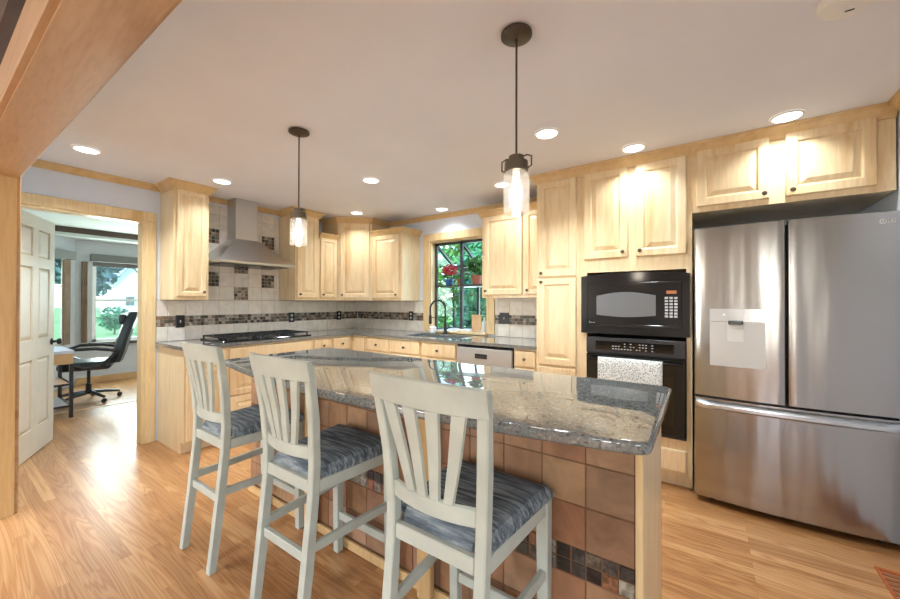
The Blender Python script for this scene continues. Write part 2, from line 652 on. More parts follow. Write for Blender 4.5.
def wall_with_hole(bm, axis, t0, t1, a0, a1, h0, h1, z0, z1, H=HC):
    """axis 'x': wall plane perpendicular to x (thickness t0..t1), spans a0..a1 in y; hole h0..h1, z0..z1"""
    def bb(p, q, zz0, zz1):
        if q - p < 1e-4 or zz1 - zz0 < 1e-4:
            return
        if axis == 'x':
            box(bm, t0, t1, p, q, zz0, zz1)
        else:
            box(bm, p, q, t0, t1, zz0, zz1)
    bb(a0, h0, 0, H)
    bb(h1, a1, 0, H)
    bb(h0, h1, 0, z0)
    bb(h0, h1, z1, H)

def skew(bm):
    # the partition stands about one degree off square
    bmesh.ops.rotate(bm, verts=bm.verts, cent=(0.75, -3.33, 0), matrix=Matrix.Rotation(math.radians(0.95), 3, 'Z'))
DY0, DY1, DZ = -3.29, -2.505, 2.035      # doorway in the left wall
bm = B(); wall_with_hole(bm, 'x', -0.12, 0.0, -3.47, 0.12, DY0, DY1, 0, DZ)
wl = struct('wall_left', bm, MT['wall'], 'pale left wall with the range hood and the office doorway')
WX0, WX1, WZ0, WZ1 = 1.355, 2.185, 0.945, 2.06
bm = B(); wall_with_hole(bm, 'y', 0.0, 0.12, 0.0, 5.19, WX0, WX1, WZ0, WZ1)
wb = struct('wall_back', bm, MT['wall'], 'pale back wall with the garden window')
bm = B(); box(bm, 5.07, 5.19, -3.47, 0.0, 0, HC)
struct('wall_right', bm, MT['wall'], 'pale wall right of the refrigerator')
bm = B(); wall_with_hole(bm, 'y', -3.487, -3.337, -0.12, 5.19, 0.742, 5.0, 0, 2.068); skew(bm)
struct('wall_front', bm, MT['wall'], 'wall with the wide cased opening the kitchen is seen through')
# living room behind the camera
bm = B()
def lw(y0, y1, x0, x1, z0, z1): box(bm, x0, x1, y0, y1, z0, z1)
lw(-8.1, -8.0, -1.2, 7.2, 0, 0.55); lw(-8.1, -8.0, -1.2, 7.2, 2.35, HC)
for a, b_ in ((-1.2, -0.5), (1.1, 4.83), (5.17, 5.62), (5.88, 7.2)):  # narrow gaps added so the fridge doors reflect bright streaks
    lw(-8.1, -8.0, a, b_, 0.55, 2.35)
struct('wall_living_back', bm, MT['livingwall'], 'far living room wall behind the viewpoint, with a wide window and two narrow openings added for fridge reflections')
bm = B(); box(bm, -1.3, -1.2, -8.1, -3.465, 0, HC); box(bm, -1.3, -0.12, -3.465, -3.40, 0, HC)
struct('wall_living_left', bm, MT['livingwall'], 'side wall of the living room')
bm = B(); wall_with_hole(bm, 'x', 7.0, 7.1, -8.1, -3.3, -6.8, -4.4, 0.5, 2.3)
box(bm, 5.19, 7.1, -3.3, -3.2, 0, HC)
struct('wall_living_right', bm, MT['livingwall'], 'living room wall with a wide window, out of view')

# office
OX = -3.80
bm = B(); wall_with_hole(bm, 'x', OX - 0.1, OX, -2.32, 0.0, -2.13, -0.75, 0.64, 1.95, 2.27)
struct('wall_office_far', bm, MT['office_wall'], 'grey far wall of the office bay')
bm = B(); box(bm, -4.0, -0.12, -0.35, -0.25, 0, HC)
struct('wall_office_right', bm, MT['office_wall'], 'office side wall')
# 45 degree bay wall with a narrow window
bw = B()
def rect45(bm, s0, s1, z0, z1, t0=0.0, t1=0.1):
    p = Vector((OX, -2.32, 0)); d = Vector((0.7071, -0.7071, 0)); n = Vector((-0.7071, -0.7071, 0))
    a = [p + d * s0 + n * t0, p + d * s1 + n * t0, p + d * s1 + n * t1, p + d * s0 + n * t1]
    hexa(bm, [v + Vector((0, 0, z0)) for v in a], [v + Vector((0, 0, z1)) for v in a])
rect45(bw, 0, 0.12, 0, 2.27); rect45(bw, 0.62, 2.2, 0, 2.27); rect45(bw, 0.12, 0.62, 0, 0.64); rect45(bw, 0.12, 0.62, 2.0, 2.27)
struct('wall_office_bay', bw, MT['office_wall'], 'angled wall of the office bay')

def casing_frame(bm, axis, plane, out, a0, a1, z0, z1, w, t, bottom=False):
    def bb(p, q, zz0, zz1):
        lo, hi = sorted((plane, plane + out * t))
        if axis == 'x':
            box(bm, lo, hi, p, q, zz0, zz1, 0.004)
        else:
            box(bm, p, q, lo, hi, zz0, zz1, 0.004)
    bb(a0 - w, a0, z0, z1)
    bb(a1, a1 + w, z0, z1)
    bb(a0 - w, a1 + w, z1, z1 + w)
    if bottom:
        bb(a0 - w, a1 + w, z0 - w, z0)

bm = B()
casing_frame(bm, 'x', 0.0, 1, DY0, DY1, 0, DZ, 0.085, 0.018)
box(bm, -0.125, 0.004, DY1 - 0.016, DY1 - 0.001, 0, DZ); box(bm, -0.125, 0.004, DY0 + 0.001, DY0 + 0.016, 0, DZ)
box(bm, -0.125, 0.004, DY0 + 0.017, DY1 - 0.017, DZ - 0.016, DZ - 0.001)
struct('trim_1', bm, MT['casing'], 'light wood casing round the office doorway')
bm = B()
casing_frame(bm, 'y', 0.0, -1, WX0, WX1, 0.935, WZ1, 0.095, 0.02)
box(bm, WX0 + .001, WX0 + 0.016, -0.002, 0.125, WZ0, WZ1); box(bm, WX1 - 0.016, WX1 - .001, -0.002, 0.125, WZ0, WZ1)
box(bm, WX0 + 0.016, WX1 - 0.016, -0.002, 0.125, WZ1 - 0.016, WZ1 - .001)
box(bm, WX0 - 0.0, WX1, -0.045, 0.125, WZ0 - 0.02, WZ0 + 0.004, 0.003)
struct('trim_2', bm, MT['casing'], 'light wood casing round the garden window')
# cased opening: jamb boards, then casing strips on both faces
bm = B()
box(bm, 0.75, 4.985, -3.492, -3.332, 2.056, 2.068); skew(bm)
struct('trim_3', bm, MT['oak'], 'oak board lining the underside of the wide opening')
bm = B()
box(bm, 0.742, 0.754, -3.492, -3.332, 0, 2.056); skew(bm)
struct('trim_4', bm, MT['oak_v'], 'oak jamb board at the left end of the wide opening')
bm = B()
box(bm, 0.66, 4.985, -3.334, -3.314, 2.074, 2.16, 0.003); box(bm, 0.66, 0.736, -3.334, -3.314, 0, 2.074, 0.003); skew(bm)
struct('trim_5', bm, MT['oak'], 'oak casing of the wide opening on the kitchen side')
bm = B()
box(bm, 0.66, 4.985, -3.512, -3.4895, 2.066, 2.205, 0.003); box(bm, 0.66, 0.742, -3.512, -3.4895, 0, 2.066, 0.003); skew(bm)
struct('trim_6', bm, MT['oak'], 'oak casing of the wide opening on the near side')
bm = B()
box(bm, 0.66, 4.985, -3.530, -3.489, 2.29, 2.383, 0.004); skew(bm)
struct('trim_13', bm, MT['brownbeam'], 'dark brown beam above the near side of the wide opening')
CR = [(0.0, HC - 0.075), (0.012, HC - 0.075), (0.020, HC - 0.055), (0.042, HC - 0.022), (0.052, HC - 0.018), (0.055, HC - 0.001), (0.0, HC - 0.001)]
CRW = [(0.0, HC - 0.055), (0.010, HC - 0.055), (0.016, HC - 0.04), (0.032, HC - 0.014), (0.042, HC - 0.012), (0.044, HC - 0.001), (0.0, HC - 0.001)]
bm = B(); sweep(bm, [(0.001, -3.294), (0.001, -2.392)], CRW)
struct('trim_7', bm, MT['trimwood'], 'crown moulding over the office doorway')
bm = B(); sweep(bm, [(0.001, -2.108), (0.001, -1.81)], CRW); sweep(bm, [(0.001, -1.575), (0.001, -1.22)], CRW)
struct('trim_8', bm, MT['trimwood'], 'crown moulding over the hood tiles')
bm = B(); sweep(bm, [(0.64, -0.001), (3.018, -0.001)], CRW)
struct('trim_9', bm, MT['trimwood'], 'crown moulding over the garden window')
bm = B(); sweep(bm, [(5.069, -0.70), (5.069, -3.29)], CR)
struct('trim_10', bm, MT['trimwood'], 'crown moulding on the wall right of the refrigerator')
bm = B(); box(bm, -3.46, -3.385, -5.0, -0.35, 2.30, 2.383)
struct('trim_11', bm, MT['brownbeam'], 'dark brown beam across the office ceiling')
bm = B(); box(bm, OX, OX + 0.014, -2.31, -0.35, 0, 0.10); 
struct('baseboard_office', bm, MT['deskwood'], 'wood baseboard under the office window')
bm = B(); box(bm, -1.93, -1.89, -3.3, -0.35, 0, 0.006)
struct('trim_12', bm, MT['deskwood'], 'wood threshold strip in the office floor')

# office windows
bm = B()
y0, y1, z0, z1 = -2.13, -0.75, 0.64, 1.95
for a, b_ in ((y0, y0 + 0.05), (y1 - 0.05, y1), (-1.47, -1.42)):
    box(bm, OX - 0.08, OX - 0.03, a, b_, z0, z1)
box(bm, OX - 0.08, OX - 0.03, y0, y1, z0, z0 + 0.05); box(bm, OX - 0.08, OX - 0.03, y0, y1, z1 - 0.05, z1); box(bm, OX - 0.07, OX - 0.04, y0, y1, 1.30, 1.335)
w1 = struct('window_1', bm, MT['white'], 'white framed office bay window')
bm = B(); box(bm, OX - 0.056, OX - 0.052, y0, y1, z0, z1)
obj('pane', bm, MT['glass'], w1)
bm = B(); box(bm, OX - 0.03, OX + 0.05, y0 - 0.05, y1 + 0.05, z0 - 0.045, z0 - 0.002, 0.004)
obj('window_sill', bm, MT['brownbeam'], w1)
bm = B(); box(bm, OX + 0.002, OX + 0.07, y0 - 0.03, y1 + 0.03, 1.93, 2.05, 0.004); box(bm, OX - 0.025, OX - 0.02, y0, y1, 1.86, 1.95)
obj('blind', bm, MT['blind'], w1)
bm = B()
for k in range(3):
    lathe(bm, [(0.013, 0.65), (0.015, 1.3), (0.013, 1.92)], (OX + 0.035, y0 - 0.12 + 0.024 * k, 0), 8)
obj('curtain', bm, MT['curtain'], w1)
bm = B()
rect45(bm, 0.12, 0.17, 0.64, 2.0, 0.02, 0.06); rect45(bm, 0.57, 0.62, 0.64, 2.0, 0.02, 0.06); rect45(bm, 0.17, 0.57, 0.64, 0.69, 0.02, 0.06); rect45(bm, 0.17, 0.57, 1.95, 2.0, 0.02, 0.06)
w2 = struct('window_2', bm, MT['white'], 'narrow office window in the angled bay wall')
bm = B(); rect45(bm, 0.12, 0.62, 0.64, 2.0, 0.038, 0.042); obj('pane', bm, MT['glass'], w2)
bm = B(); rect45(bm, 0.10, 0.64, 1.93, 2.05, -0.07, -0.002); obj('blind', bm, MT['blind'], w2)
bm = B()
for k in range(5):
    q = Vector((OX, -2.32, 0)) + Vector((0.7071, -0.7071, 0)) * (0.16 + 0.024 * k) - Vector((-0.7071, -0.7071, 0)) * 0.03
    lathe(bm, [(0.016, 0.65), (0.018, 1.3), (0.016, 1.92)], q, 8)
obj('curtain', bm, MT['curtain'], w2)

# garden window: box projecting outwards with a sloping glass roof and a shelf
gx0, gx1, gy0, gy1, gz0, gz1, gzt = WX0 + 0.016, WX1 - 0.016, 0.10, 0.50, 0.95, 1.78, 2.045
gw = thing('window_3', 'dark framed garden window over the sink with sloping glass roof', 'window', (0, 0, 0))
gw['kind'] = 'structure'
bm = B()
s = 0.03
for x in (gx0 + s / 2, (gx0 + gx1) / 2, gx1 - s / 2):
    bar(bm, (x, gy1, gz0), (x, gy1, gz1), s, s, (0, 1, 0))
    bar(bm, (x, gy0, gzt - 0.02), (x, gy1, gz1), s, s, (0, 0, 1))
for x in (gx0 + s / 2, gx1 - s / 2):
    bar(bm, (x, gy0, gz0), (x, gy0, gzt), s, s, (0, 1, 0))
    bar(bm, (x, gy0, gz0), (x, gy1, gz0), s, s)
bar(bm, ((gx0 + gx1) / 2, gy0, gz0), ((gx0 + gx1) / 2, gy0, gzt), 0.036, s, (0, 1, 0))
for y, z in ((gy1, gz0), (gy1, gz1), (gy0, gzt - 0.015)):
    bar(bm, (gx0, y, z), (gx1, y, z), s, s)
obj('window_frame', bm, MT['darkframe'], gw)
bm = B()
box(bm, gx0 + s, gx1 - s, gy1 - 0.002, gy1 + 0.002, gz0 + s, gz1 - s)
hexa(bm, [(gx0, gy0, gzt - 0.022), (gx1, gy0, gzt - 0.022), (gx1, gy1, gz1 - 0.002), (gx0, gy1, gz1 - 0.002)], [(gx0, gy0, gzt - 0.018), (gx1, gy0, gzt - 0.018), (gx1, gy1, gz1 + 0.002), (gx0, gy1, gz1 + 0.002)])
for x in (gx0 + 0.012, gx1 - 0.012):
    v = [bm.verts.new(p) for p in ((x, gy0, gz0), (x, gy1, gz0), (x, gy1, gz1), (x, gy0, gzt))]
    bm.faces.new(v)
obj('pane', bm, MT['glass'], gw)
bm = B(); box(bm, gx0, gx1, gy0 - 0.02, gy1 - 0.01, 1.49, 1.512)
obj('shelf', bm, MT['darkframe'], gw)
bm = B(); box(bm, gx0, gx1, 0.0, gy1 + 0.02, gz0 - 0.03, gz0)
obj('ledge', bm, MT['dishwhite'], gw)

# ------------------------------------------------------------------ tiles
def tile_quad(bm, lay, fn, u0, u1, v0, v1, col, h=0.004, g=0.0015, bv=0.002):
    o = [bm.verts.new(fn(a, b_, 0.0)) for a, b_ in ((u0 + g, v0 + g), (u1 - g, v0 + g), (u1 - g, v1 - g), (u0 + g, v1 - g))]
    i_ = [bm.verts.new(fn(a, b_, h)) for a, b_ in ((u0 + g + bv, v0 + g + bv), (u1 - g - bv, v0 + g + bv), (u1 - g - bv, v1 - g - bv), (u0 + g + bv, v1 - g - bv))]
    fs = [bm.faces.new(i_)]
    for k in range(4):
        j = (k + 1) % 4
        fs.append(bm.faces.new((o[k], o[j], i_[j], i_[k])))
    c = lin(col)
    for f in fs:
        for l in f.loops:
            l[lay] = c

def jit(c, a):
    d = random.uniform(-a, a)
    return tuple(max(0, min(255, v + d + random.uniform(-a / 3, a / 3))) for v in c)

CREAM = (234, 228, 218)
MOS = [(96, 88, 80), (140, 128, 116), (176, 164, 150), (200, 190, 178), (74, 68, 66), (150, 120, 96), (120, 116, 112), (188, 176, 160)]
GROUT = (196, 188, 176)

def backsplash(parent, fn, spans, u_off, u_lo, u_hi, accents=(), gap=None):
    """fn(u, z, h) -> point; spans: list of (u0,u1,z0,z1) areas"""
    bm = B(); lay = bm.loops.layers.float_color.new('Col')
    bmm = B(); laym = bmm.loops.layers.float_color.new('Col')
    bg = B()
    for (u0, u1, z0, z1) in spans:
        a = [fn(u0, z0, 0.0005), fn(u1, z0, 0.0005), fn(u1, z1, 0.0005), fn(u0, z1, 0.0005)]
        b_ = [fn(u0, z0, 0.006), fn(u1, z0, 0.006), fn(u1, z1, 0.006), fn(u0, z1, 0.006)]
        hexa(bg, a, b_)
        zs = [0.92, 1.06] if z0 < 1.0 else []
        zz = 1.16
        rows = ([(0.92, 1.06)] if z0 < 1.0 else []) + [(1.16 + 0.15 * k, 1.16 + 0.15 * (k + 1)) for k in range(9)]
        for (ra, rb) in rows:
            ra2, rb2 = max(ra, z0), min(rb, z1)
            if rb2 - ra2 < 0.02:
                continue
            k0 = math.floor((u0 - u_off) / 0.15)
            k1 = math.ceil((u1 - u_off) / 0.15)
            for k in range(k0, k1):
                ua, ub = max(u_off + 0.15 * k, u0), min(u_off + 0.15 * (k + 1), u1)
                if ub - ua < 0.015:
                    continue
                cu, cz = u_off + 0.15 * (k + 0.5), (ra + rb) / 2
                if any(abs(cu - au) < 0.05 and abs(cz - az) < 0.05 for au, az in accents):
                    n = 4
                    for p in range(n):
                        for q in range(n):
                            tile_quad(bmm, laym, lambda a, b, h: fn(a, b, h + 0.006), ua + (ub - ua) * p / n, ua + (ub - ua) * (p + 1) / n, ra2 + (rb2 - ra2) * q / n, ra2 + (rb2 - ra2) * (q + 1) / n, jit(random.choice(MOS), 10))
                else:
                    tile_quad(bm, lay, lambda a, b, h: fn(a, b, h + 0.006), ua, ub, ra2, rb2, jit(CREAM, 5))
        if z0 < 1.0:
            n = int((u1 - u0) / 0.033)
            for p in range(n):
                for q in range(3):
                    if random.random() < 0.03:
                        pass
                    tile_quad(bmm, laym, lambda a, b, h: fn(a, b, h + 0.006), u0 + (u1 - u0) * p / n, u0 + (u1 - u0) * (p + 1) / n, 1.06 + 0.0333 * q, 1.06 + 0.0333 * (q + 1), jit(random.choice(MOS), 12), g=0.001, bv=0.001)
    o = obj('grout', bg, plain('grout', GROUT, 0.8), parent)
    o2 = obj('backsplash_tile', bm, MT['backtile'], parent)
    o3 = obj('mosaic_tile', bmm, MT['mosaictile'], parent)
fnL = lambda u, z, h: (h, u, z)
fnR = lambda u, z, h: (u, -h, z)
backsplash(wl, fnL, [(-2.418, -0.012, 0.92, 1.318), (-2.108, -1.222, 1.318, 2.31)], -2.18, 0, 0,
           accents=[(-1.955, 1.535), (-1.655, 1.385), (-1.355, 1.535), (-1.655, 1.685), (-1.955, 1.985), (-1.355, 1.985)])
backsplash(wb, fnR, [(0.012, 1.255, 0.92, 1.32), (2.285, 3.018, 0.92, 1.35)], 0.06, 0, 0)

# ------------------------------------------------------------------ cabinets
def add_knob(parent, x, z, y=-0.021):
    bm = B()
    lathe(bm, [(0.007, 0.0), (0.005, -0.006), (0.005, -0.012), (0.012, -0.015), (0.014, -0.021), (0.010, -0.026), (0.002, -0.027)], (0, 0, 0), 12, 'y')
    return obj('knob', bm, MT['bronze'], parent, (x, y, z), smooth=True)

def door(parent, x, z, w, h, knob=None, name='door', fw=0.058, mat=None, t=0.02):
    bm = B()
    if h > 0.2 and w > 0.17:
        if w < 0.24: fw = 0.045
        loops_panel(bm, w, h, [(0, 0), (0, -t + 0.005), (0.005, -t), (fw - 0.008, -t), (fw - 0.002, -t + 0.004), (fw, -t + 0.011), (fw + 0.007, -t + 0.011), (fw + 0.034, -t + 0.002), (fw + 0.036, -t + 0.001)])
    else:
        loops_panel(bm, w, h, [(0, 0), (0, -t + 0.007), (0.004, -t + 0.002), (0.012, -t)])
    o = obj(name, bm, mat or MT['maple'], parent, (x, -0.001, z))
    if knob:
        add_knob(o, knob[0], knob[1])
    return o

def cabinet(name, label, loc, rz, w, d, h, doors=(), cat='cabinet', group=None, side=None, toe=0.0, crown=None, bottom_open=False):
    """local: x 0..w, front at y=0 facing -y, back at y=d; loc is front-left-bottom"""
    t = thing(name, label, cat, loc, rz, group)
    bm = B()
    box(bm, 0, w, 0.0, 0.02, toe, h)                  # face frame
    obj('face_frame', bm, MT['maple'], t)
    bm = B()
    box(bm, 0.001, w - 0.001, 0.02, d, toe, h - 0.0005)
    if toe > 0:
        box(bm, 0.001, w - 0.001, 0.07, d, 0, toe)
    obj('body', bm, side or MT['maple_side'], t)
    for dd in doors:
        door(t, *dd[:4], knob=dd[4] if len(dd) > 4 else None, name=dd[5] if len(dd) > 5 else 'door')
    return t
CRL = [(0.0, -0.03), (0.012, -0.03), (0.018, -0.015), (0.040, 0.018), (0.050, 0.022), (0.052, 0.036), (0.0, 0.036)]
def child_crown(parent, path, ztop=None, zat=None):
    bm = B()
    if ztop is not None:
        sweep(bm, path, [(o, z - HC + ztop) for o, z in CR])
    else:
        sweep(bm, path, [(o, z + zat) for o, z in CRL])
    return obj('crown_moulding', bm, MT['trimwood'], parent)

R90 = PI / 2
UZ = 1.318
UH = 2.31 - UZ + 0.06
# A: single tall door cabinet left of the hood   (local x -> world +y, local -y -> world +x)
cA = cabinet('wall_cabinet', 'single door maple wall cabinet between the doorway casing and the range hood', (0.335, -2.39, UZ), R90, 0.28, 0.333, UH,
             [(0.022, 0.03, 0.236, 0.96, (0.208, 0.04))], group=None)
child_crown(cA, [(0, 0.333), (0, 0), (0.28, 0), (0.28, 0.333)][::1] if False else [(0.0, 0.29), (0.0, 0.0), (0.28, 0.0), (0.28, 0.29)], ztop=HC - UZ)
# B
cB = cabinet('wall_cabinet', 'tall single door maple wall cabinet immediately right of the range hood', (0.335, -1.217, UZ), R90, 0.315, 0.333, UH,
             [(0.02, 0.03, 0.275, 0.96, (0.03, 0.04))])
child_crown(cB, [(0.0, 0.29), (0.0, 0.0), (0.315, 0.0), (0.315, 0.29)], ztop=HC - UZ)
# C low
cC = cabinet('wall_cabinet', 'narrow lower-topped maple wall cabinet between the tall one and the corner cabinet', (0.335, -0.901, UZ), R90, 0.272, 0.333, 0.79,
             [(0.016, 0.03, 0.238, 0.735, (0.03, 0.04))])
child_crown(cC, [(0.0, 0.0), (0.272, 0.0)], zat=0.79)
# D diagonal corner cabinet
dw = math.hypot(0.315, 0.29)
da = math.atan2(0.29, 0.315)
cD = thing('corner_wall_cabinet', 'diagonal maple corner wall cabinet with one tall door', 'cabinet', (0.345, -0.628, UZ), 0)
bm = B()
ring = [(0.0, 0.0), (0.315, 0.29), (0.315, 0.627), (-0.344, 0.627), (-0.344, 0.0)]
va = [bm.verts.new((x, y, 0)) for x, y in ring]; vb = [bm.verts.new((x, y, UH)) for x, y in ring]
bm.faces.new(va[::-1]); bm.faces.new(vb)
for i in range(5):
    bm.faces.new((va[i], va[(i + 1) % 5], vb[(i + 1) % 5], vb[i]))
obj('body', bm, MT['maple'], cD)
dd = door(cD, 0, 0, dw - 0.06, 0.96, knob=(0.03, 0.04))
dd.location = (0.03 * math.cos(da) + 0.001, 0.03 * math.sin(da) - 0.001, 0.03)
dd.rotation_euler = (0, 0, da)
child_crown(cD, [(-0.30, 0.0), (0.0, 0.0), (0.315, 0.29), (0.315, 0.585)], ztop=HC - UZ)
# E low, left of the window
cE = cabinet('wall_cabinet', 'low single door maple wall cabinet just left of the garden window', (0.662, -0.335, UZ), 0, 0.52, 0.333, 0.855,
             [(0.03, 0.03, 0.45, 0.79, (0.42, 0.04))])
child_crown(cE, [(0.0, 0.0), (0.52, 0.0), (0.52, 0.333)], zat=0.855)
# F right of the window
UZR = 1.345
cF = cabinet('wall_cabinet', 'maple wall cabinet with a wide and a narrow door right of the garden window', (2.305, -0.335, UZR), 0, 0.712, 0.333, 0.86,
             [(0.025, 0.03, 0.425, 0.80, (0.03, 0.04)), (0.48, 0.03, 0.21, 0.80, (0.03, 0.04))])
child_crown(cF, [(0.0, 0.333), (0.0, 0.0), (0.712, 0.0)], zat=0.86)

# pantry
cP = cabinet('pantry_cabinet', 'tall narrow maple pantry cabinet between the dishwasher run and the microwave', (3.02, -0.64, 0), 0, 0.363, 0.638, HC - 0.02,
             [(0.022, 1.515, 0.315, 0.80, (0.03, 0.03)), (0.022, 0.78, 0.315, 0.72, (0.03, 0.69)), (0.022, 0.13, 0.315, 0.63, None)], toe=0.1, cat='cabinet')
child_crown(cP, [(0.0, 0.60), (0.0, 0.0), (0.363, 0.0)], ztop=HC)
# oven cabinet as frame round the appliances
OX0, OX1 = 3.384, 4.136
cO = thing('oven_cabinet', 'tall maple cabinet holding the black microwave and wall oven', 'cabinet', (OX0, -0.64, 0))
wO = OX1 - OX0
bm = B()
box(bm, 0, 0.055, 0, 0.02, 0.1, HC - 0.02); box(bm, wO - 0.033, wO, 0, 0.02, 0.1, HC - 0.02)
box(bm, 0.055, wO - 0.033, 0, 0.02, 1.535, HC - 0.02); box(bm, 0.055, wO - 0.033, 0, 0.02, 0.1, 0.345)
obj('face_frame', bm, MT['maple'], cO)
bm = B()
box(bm, 0.001, 0.02, 0.02, 0.638, 0.1, HC - 0.021); box(bm, wO - 0.02, wO - .001, 0.02, 0.638, 0.1, HC - 0.021)
box(bm, 0.02, wO - 0.02, 0.02, 0.638, 1.55, 1.57); box(bm, 0.02, wO - 0.02, 0.02, 0.638, 0.1, 0.34); box(bm, 0.001, wO - 0.001, 0.07, 0.638, 0, 0.1)
box(bm, 0.02, wO - 0.02, 0.60, 0.638, 0.34, HC - 0.021)
obj('body', bm, MT['maple_side'], cO)
door(cO, 0.035, 1.64, 0.315, 0.675, (0.285, 0.04))
door(cO, 0.405, 1.64, 0.315, 0.675, (0.03, 0.04))
door(cO, 0.04, 0.125, wO - 0.075, 0.15, None, 'drawer')
child_crown(cO, [(0.0, 0.0), (wO, 0.0)], ztop=HC)
# fridge cabinet
FX0, FX1 = 4.137, 5.06
cG = cabinet('fridge_cabinet', 'two door maple cabinet hanging above the stainless refrigerator', (FX0, -0.64, 1.915), 0, FX1 - FX0, 0.638, HC - 0.02 - 1.915,
             [(0.025, 0.035, 0.375, 0.38, (0.35, 0.03)), (0.475, 0.035, 0.375, 0.38, (0.03, 0.03))])
child_crown(cG, [(0.0, 0.0), (FX1 - FX0, 0.0)], ztop=HC - 1.915)

# base cabinets, left run (fronts face +x)
BH = 0.888
def front_set(w, kind):
    g = 0.015
    if kind == 'drawers':
        return [(g, 0.73, w - 2 * g, 0.14, None, 'drawer'), (g, 0.43, w - 2 * g, 0.285, None, 'drawer'), (g, 0.115, w - 2 * g, 0.30, None, 'drawer')]
    return [(g, 0.73, w - 2 * g, 0.14, ((w - 2 * g) / 2, 0.07), 'drawer'), (g, 0.115, w - 2 * g, 0.60, ((w - 2 * g) - 0.03, 0.56), 'door')]
bl = [(-2.40, -2.062, 'door', 'end base cabinet of maple beside the office doorway, under the hood counter'),
      (-2.061, -1.172, 'drawers', 'wide maple drawer cabinet under the gas cooktop'),
      (-1.171, -0.922, 'door', 'narrow maple base cabinet right of the cooktop drawers'),
      (-0.921, -0.645, 'door', 'narrow maple base cabinet of the hood run, nearest the inner corner')]
for a, b_, k, lb in bl:
    cabinet('base_cabinet', lb, (0.61, a, 0), R90, b_ - a, 0.608, BH, front_set(b_ - a, k), toe=0.1)
br = [(0.86, 1.258, 'door', 'maple base cabinet with drawer nearest the inner corner on the window wall'),
      (1.259, 1.718, 'door', 'left maple sink base cabinet with false drawer front'),
      (1.719, 2.180, 'door', 'maple sink base cabinet directly left of the dishwasher'),
      (2.796, 3.018, 'door', 'narrow maple base cabinet between dishwasher and pantry')]
for a, b_, k, lb in br:
    hh = BH if a < 1.2 or a > 2.5 else 0.70
    t = cabinet('base_cabinet', lb, (a, -0.61, 0), 0, b_ - a, 0.608, hh, front_set(b_ - a, k), toe=0.1)
    if hh < BH:
        bm = B(); box(bm, 0, b_ - a, 0, 0.02, hh, BH); obj('face_frame', bm, MT['maple'], t)
cC0 = thing('corner_base_cabinet', 'maple filler and blind base cabinet in the inner corner under the counter', 'cabinet', (0, 0, 0))
bm = B(); box(bm, 0.002, 0.609, -0.644, -0.002, 0.1, BH); box(bm, 0.609, 0.859, -0.608, -0.002, 0.1, BH)
obj('body', bm, MT['maple'], cC0)
bm = B(); loops_panel(bm, 0.20, 0.745, [(0, 0), (0, -0.012), (0.004, -0.018), (0.012, -0.019)])
obj('door', bm, MT['maple'], cC0, (0.64, -0.609, 0.125))

# counter, one continuous granite top with a sink cut-out
CT0, CT1 = 0.8895, 0.92
SX0, SX1, SY0, SY1 = 1.36, 2.10, -0.53, -0.15
bm = B()
def ctop(x0, x1, y0, y1): box(bm, x0, x1, y0, y1, CT0, CT1)
ctop(0.0125, 0.642, -2.425, -0.642); ctop(0.0125, SX0, -0.642, -0.0125); ctop(SX0, SX1, -0.642, SY0); ctop(SX0, SX1, SY1, -0.0125); ctop(SX1, 3.018, -0.642, -0.0125)
bmesh.ops.remove_doubles(bm, verts=bm.verts, dist=1e-5)
ct = obj('countertop', bm, MT['granite'])
tag(ct, 'long L shaped grey granite countertop along the tiled walls', 'countertop')
# sink
bm = B()
box(bm, SX0 - 0.01, SX1 + 0.01, SY0 - 0.01, SY1 + 0.01, 0.72, 0.728)
for a in ((SX0 - 0.01, SX0, SY0 - 0.01, SY1 + 0.01), (SX1, SX1 + 0.01, SY0 - 0.01, SY1 + 0.01), (SX0, SX1, SY0 - 0.01, SY0), (SX0, SX1, SY1, SY1 + 0.01)):
    box(bm, *a, 0.728, 0.888)
sk = thing('sink', 'undermount steel sink in the counter below the garden window', 'sink')
obj('basin', bm, MT['hoodsteel'], sk)
bm = B(); lathe(bm, [(0.04, 0.0), (0.04, 0.004), (0.02, 0.005)], (1.73, -0.34, 0.7285), 16); obj('drain', bm, MT['pewter'], sk)
# faucet
fa = thing('faucet', 'dark spring neck faucet behind the sink', 'faucet', (1.665, -0.10, 0.92))
bm = B(); lathe(bm, [(0.028, 0), (0.028, 0.015), (0.02, 0.03), (0.018, 0.13), (0.012, 0.15)], (0, 0, 0), 14); obj('base', bm, MT['blackmatte'], fa, smooth=True)
pts = [(0, 0, 0.14), (0, 0, 0.30)]
for k in range(1, 12):
    a = PI * k / 11
    pts.append((-0.11 * (1 - math.cos(a)) * 0.40, -0.11 * (1 - math.cos(a)) * 0.80, 0.30 + 0.10 * math.sin(a)))
pts.append((-0.088, -0.176, 0.23))
bm = B(); tube(bm, pts, 0.011, 10); obj('neck', bm, MT['blackmatte'], fa, smooth=True)
bm = B(); lathe(bm, [(0.012, 0.25), (0.018, 0.24), (0.018, 0.15), (0.014, 0.145)], (-0.088, -0.176, -0.02), 12); obj('spray_head', bm, MT['blackmatte'], fa, smooth=True)
bm = B(); bar(bm, (0, 0, 0.20), (-0.080, -0.162, 0.20), 0.008, 0.008); obj('holder', bm, MT['blackmatte'], fa)
bm = B(); tube(bm, [(0.02, 0, 0.06), (0.09, -0.02, 0.09)], 0.007, 8); obj('handle', bm, MT['blackmatte'], fa)

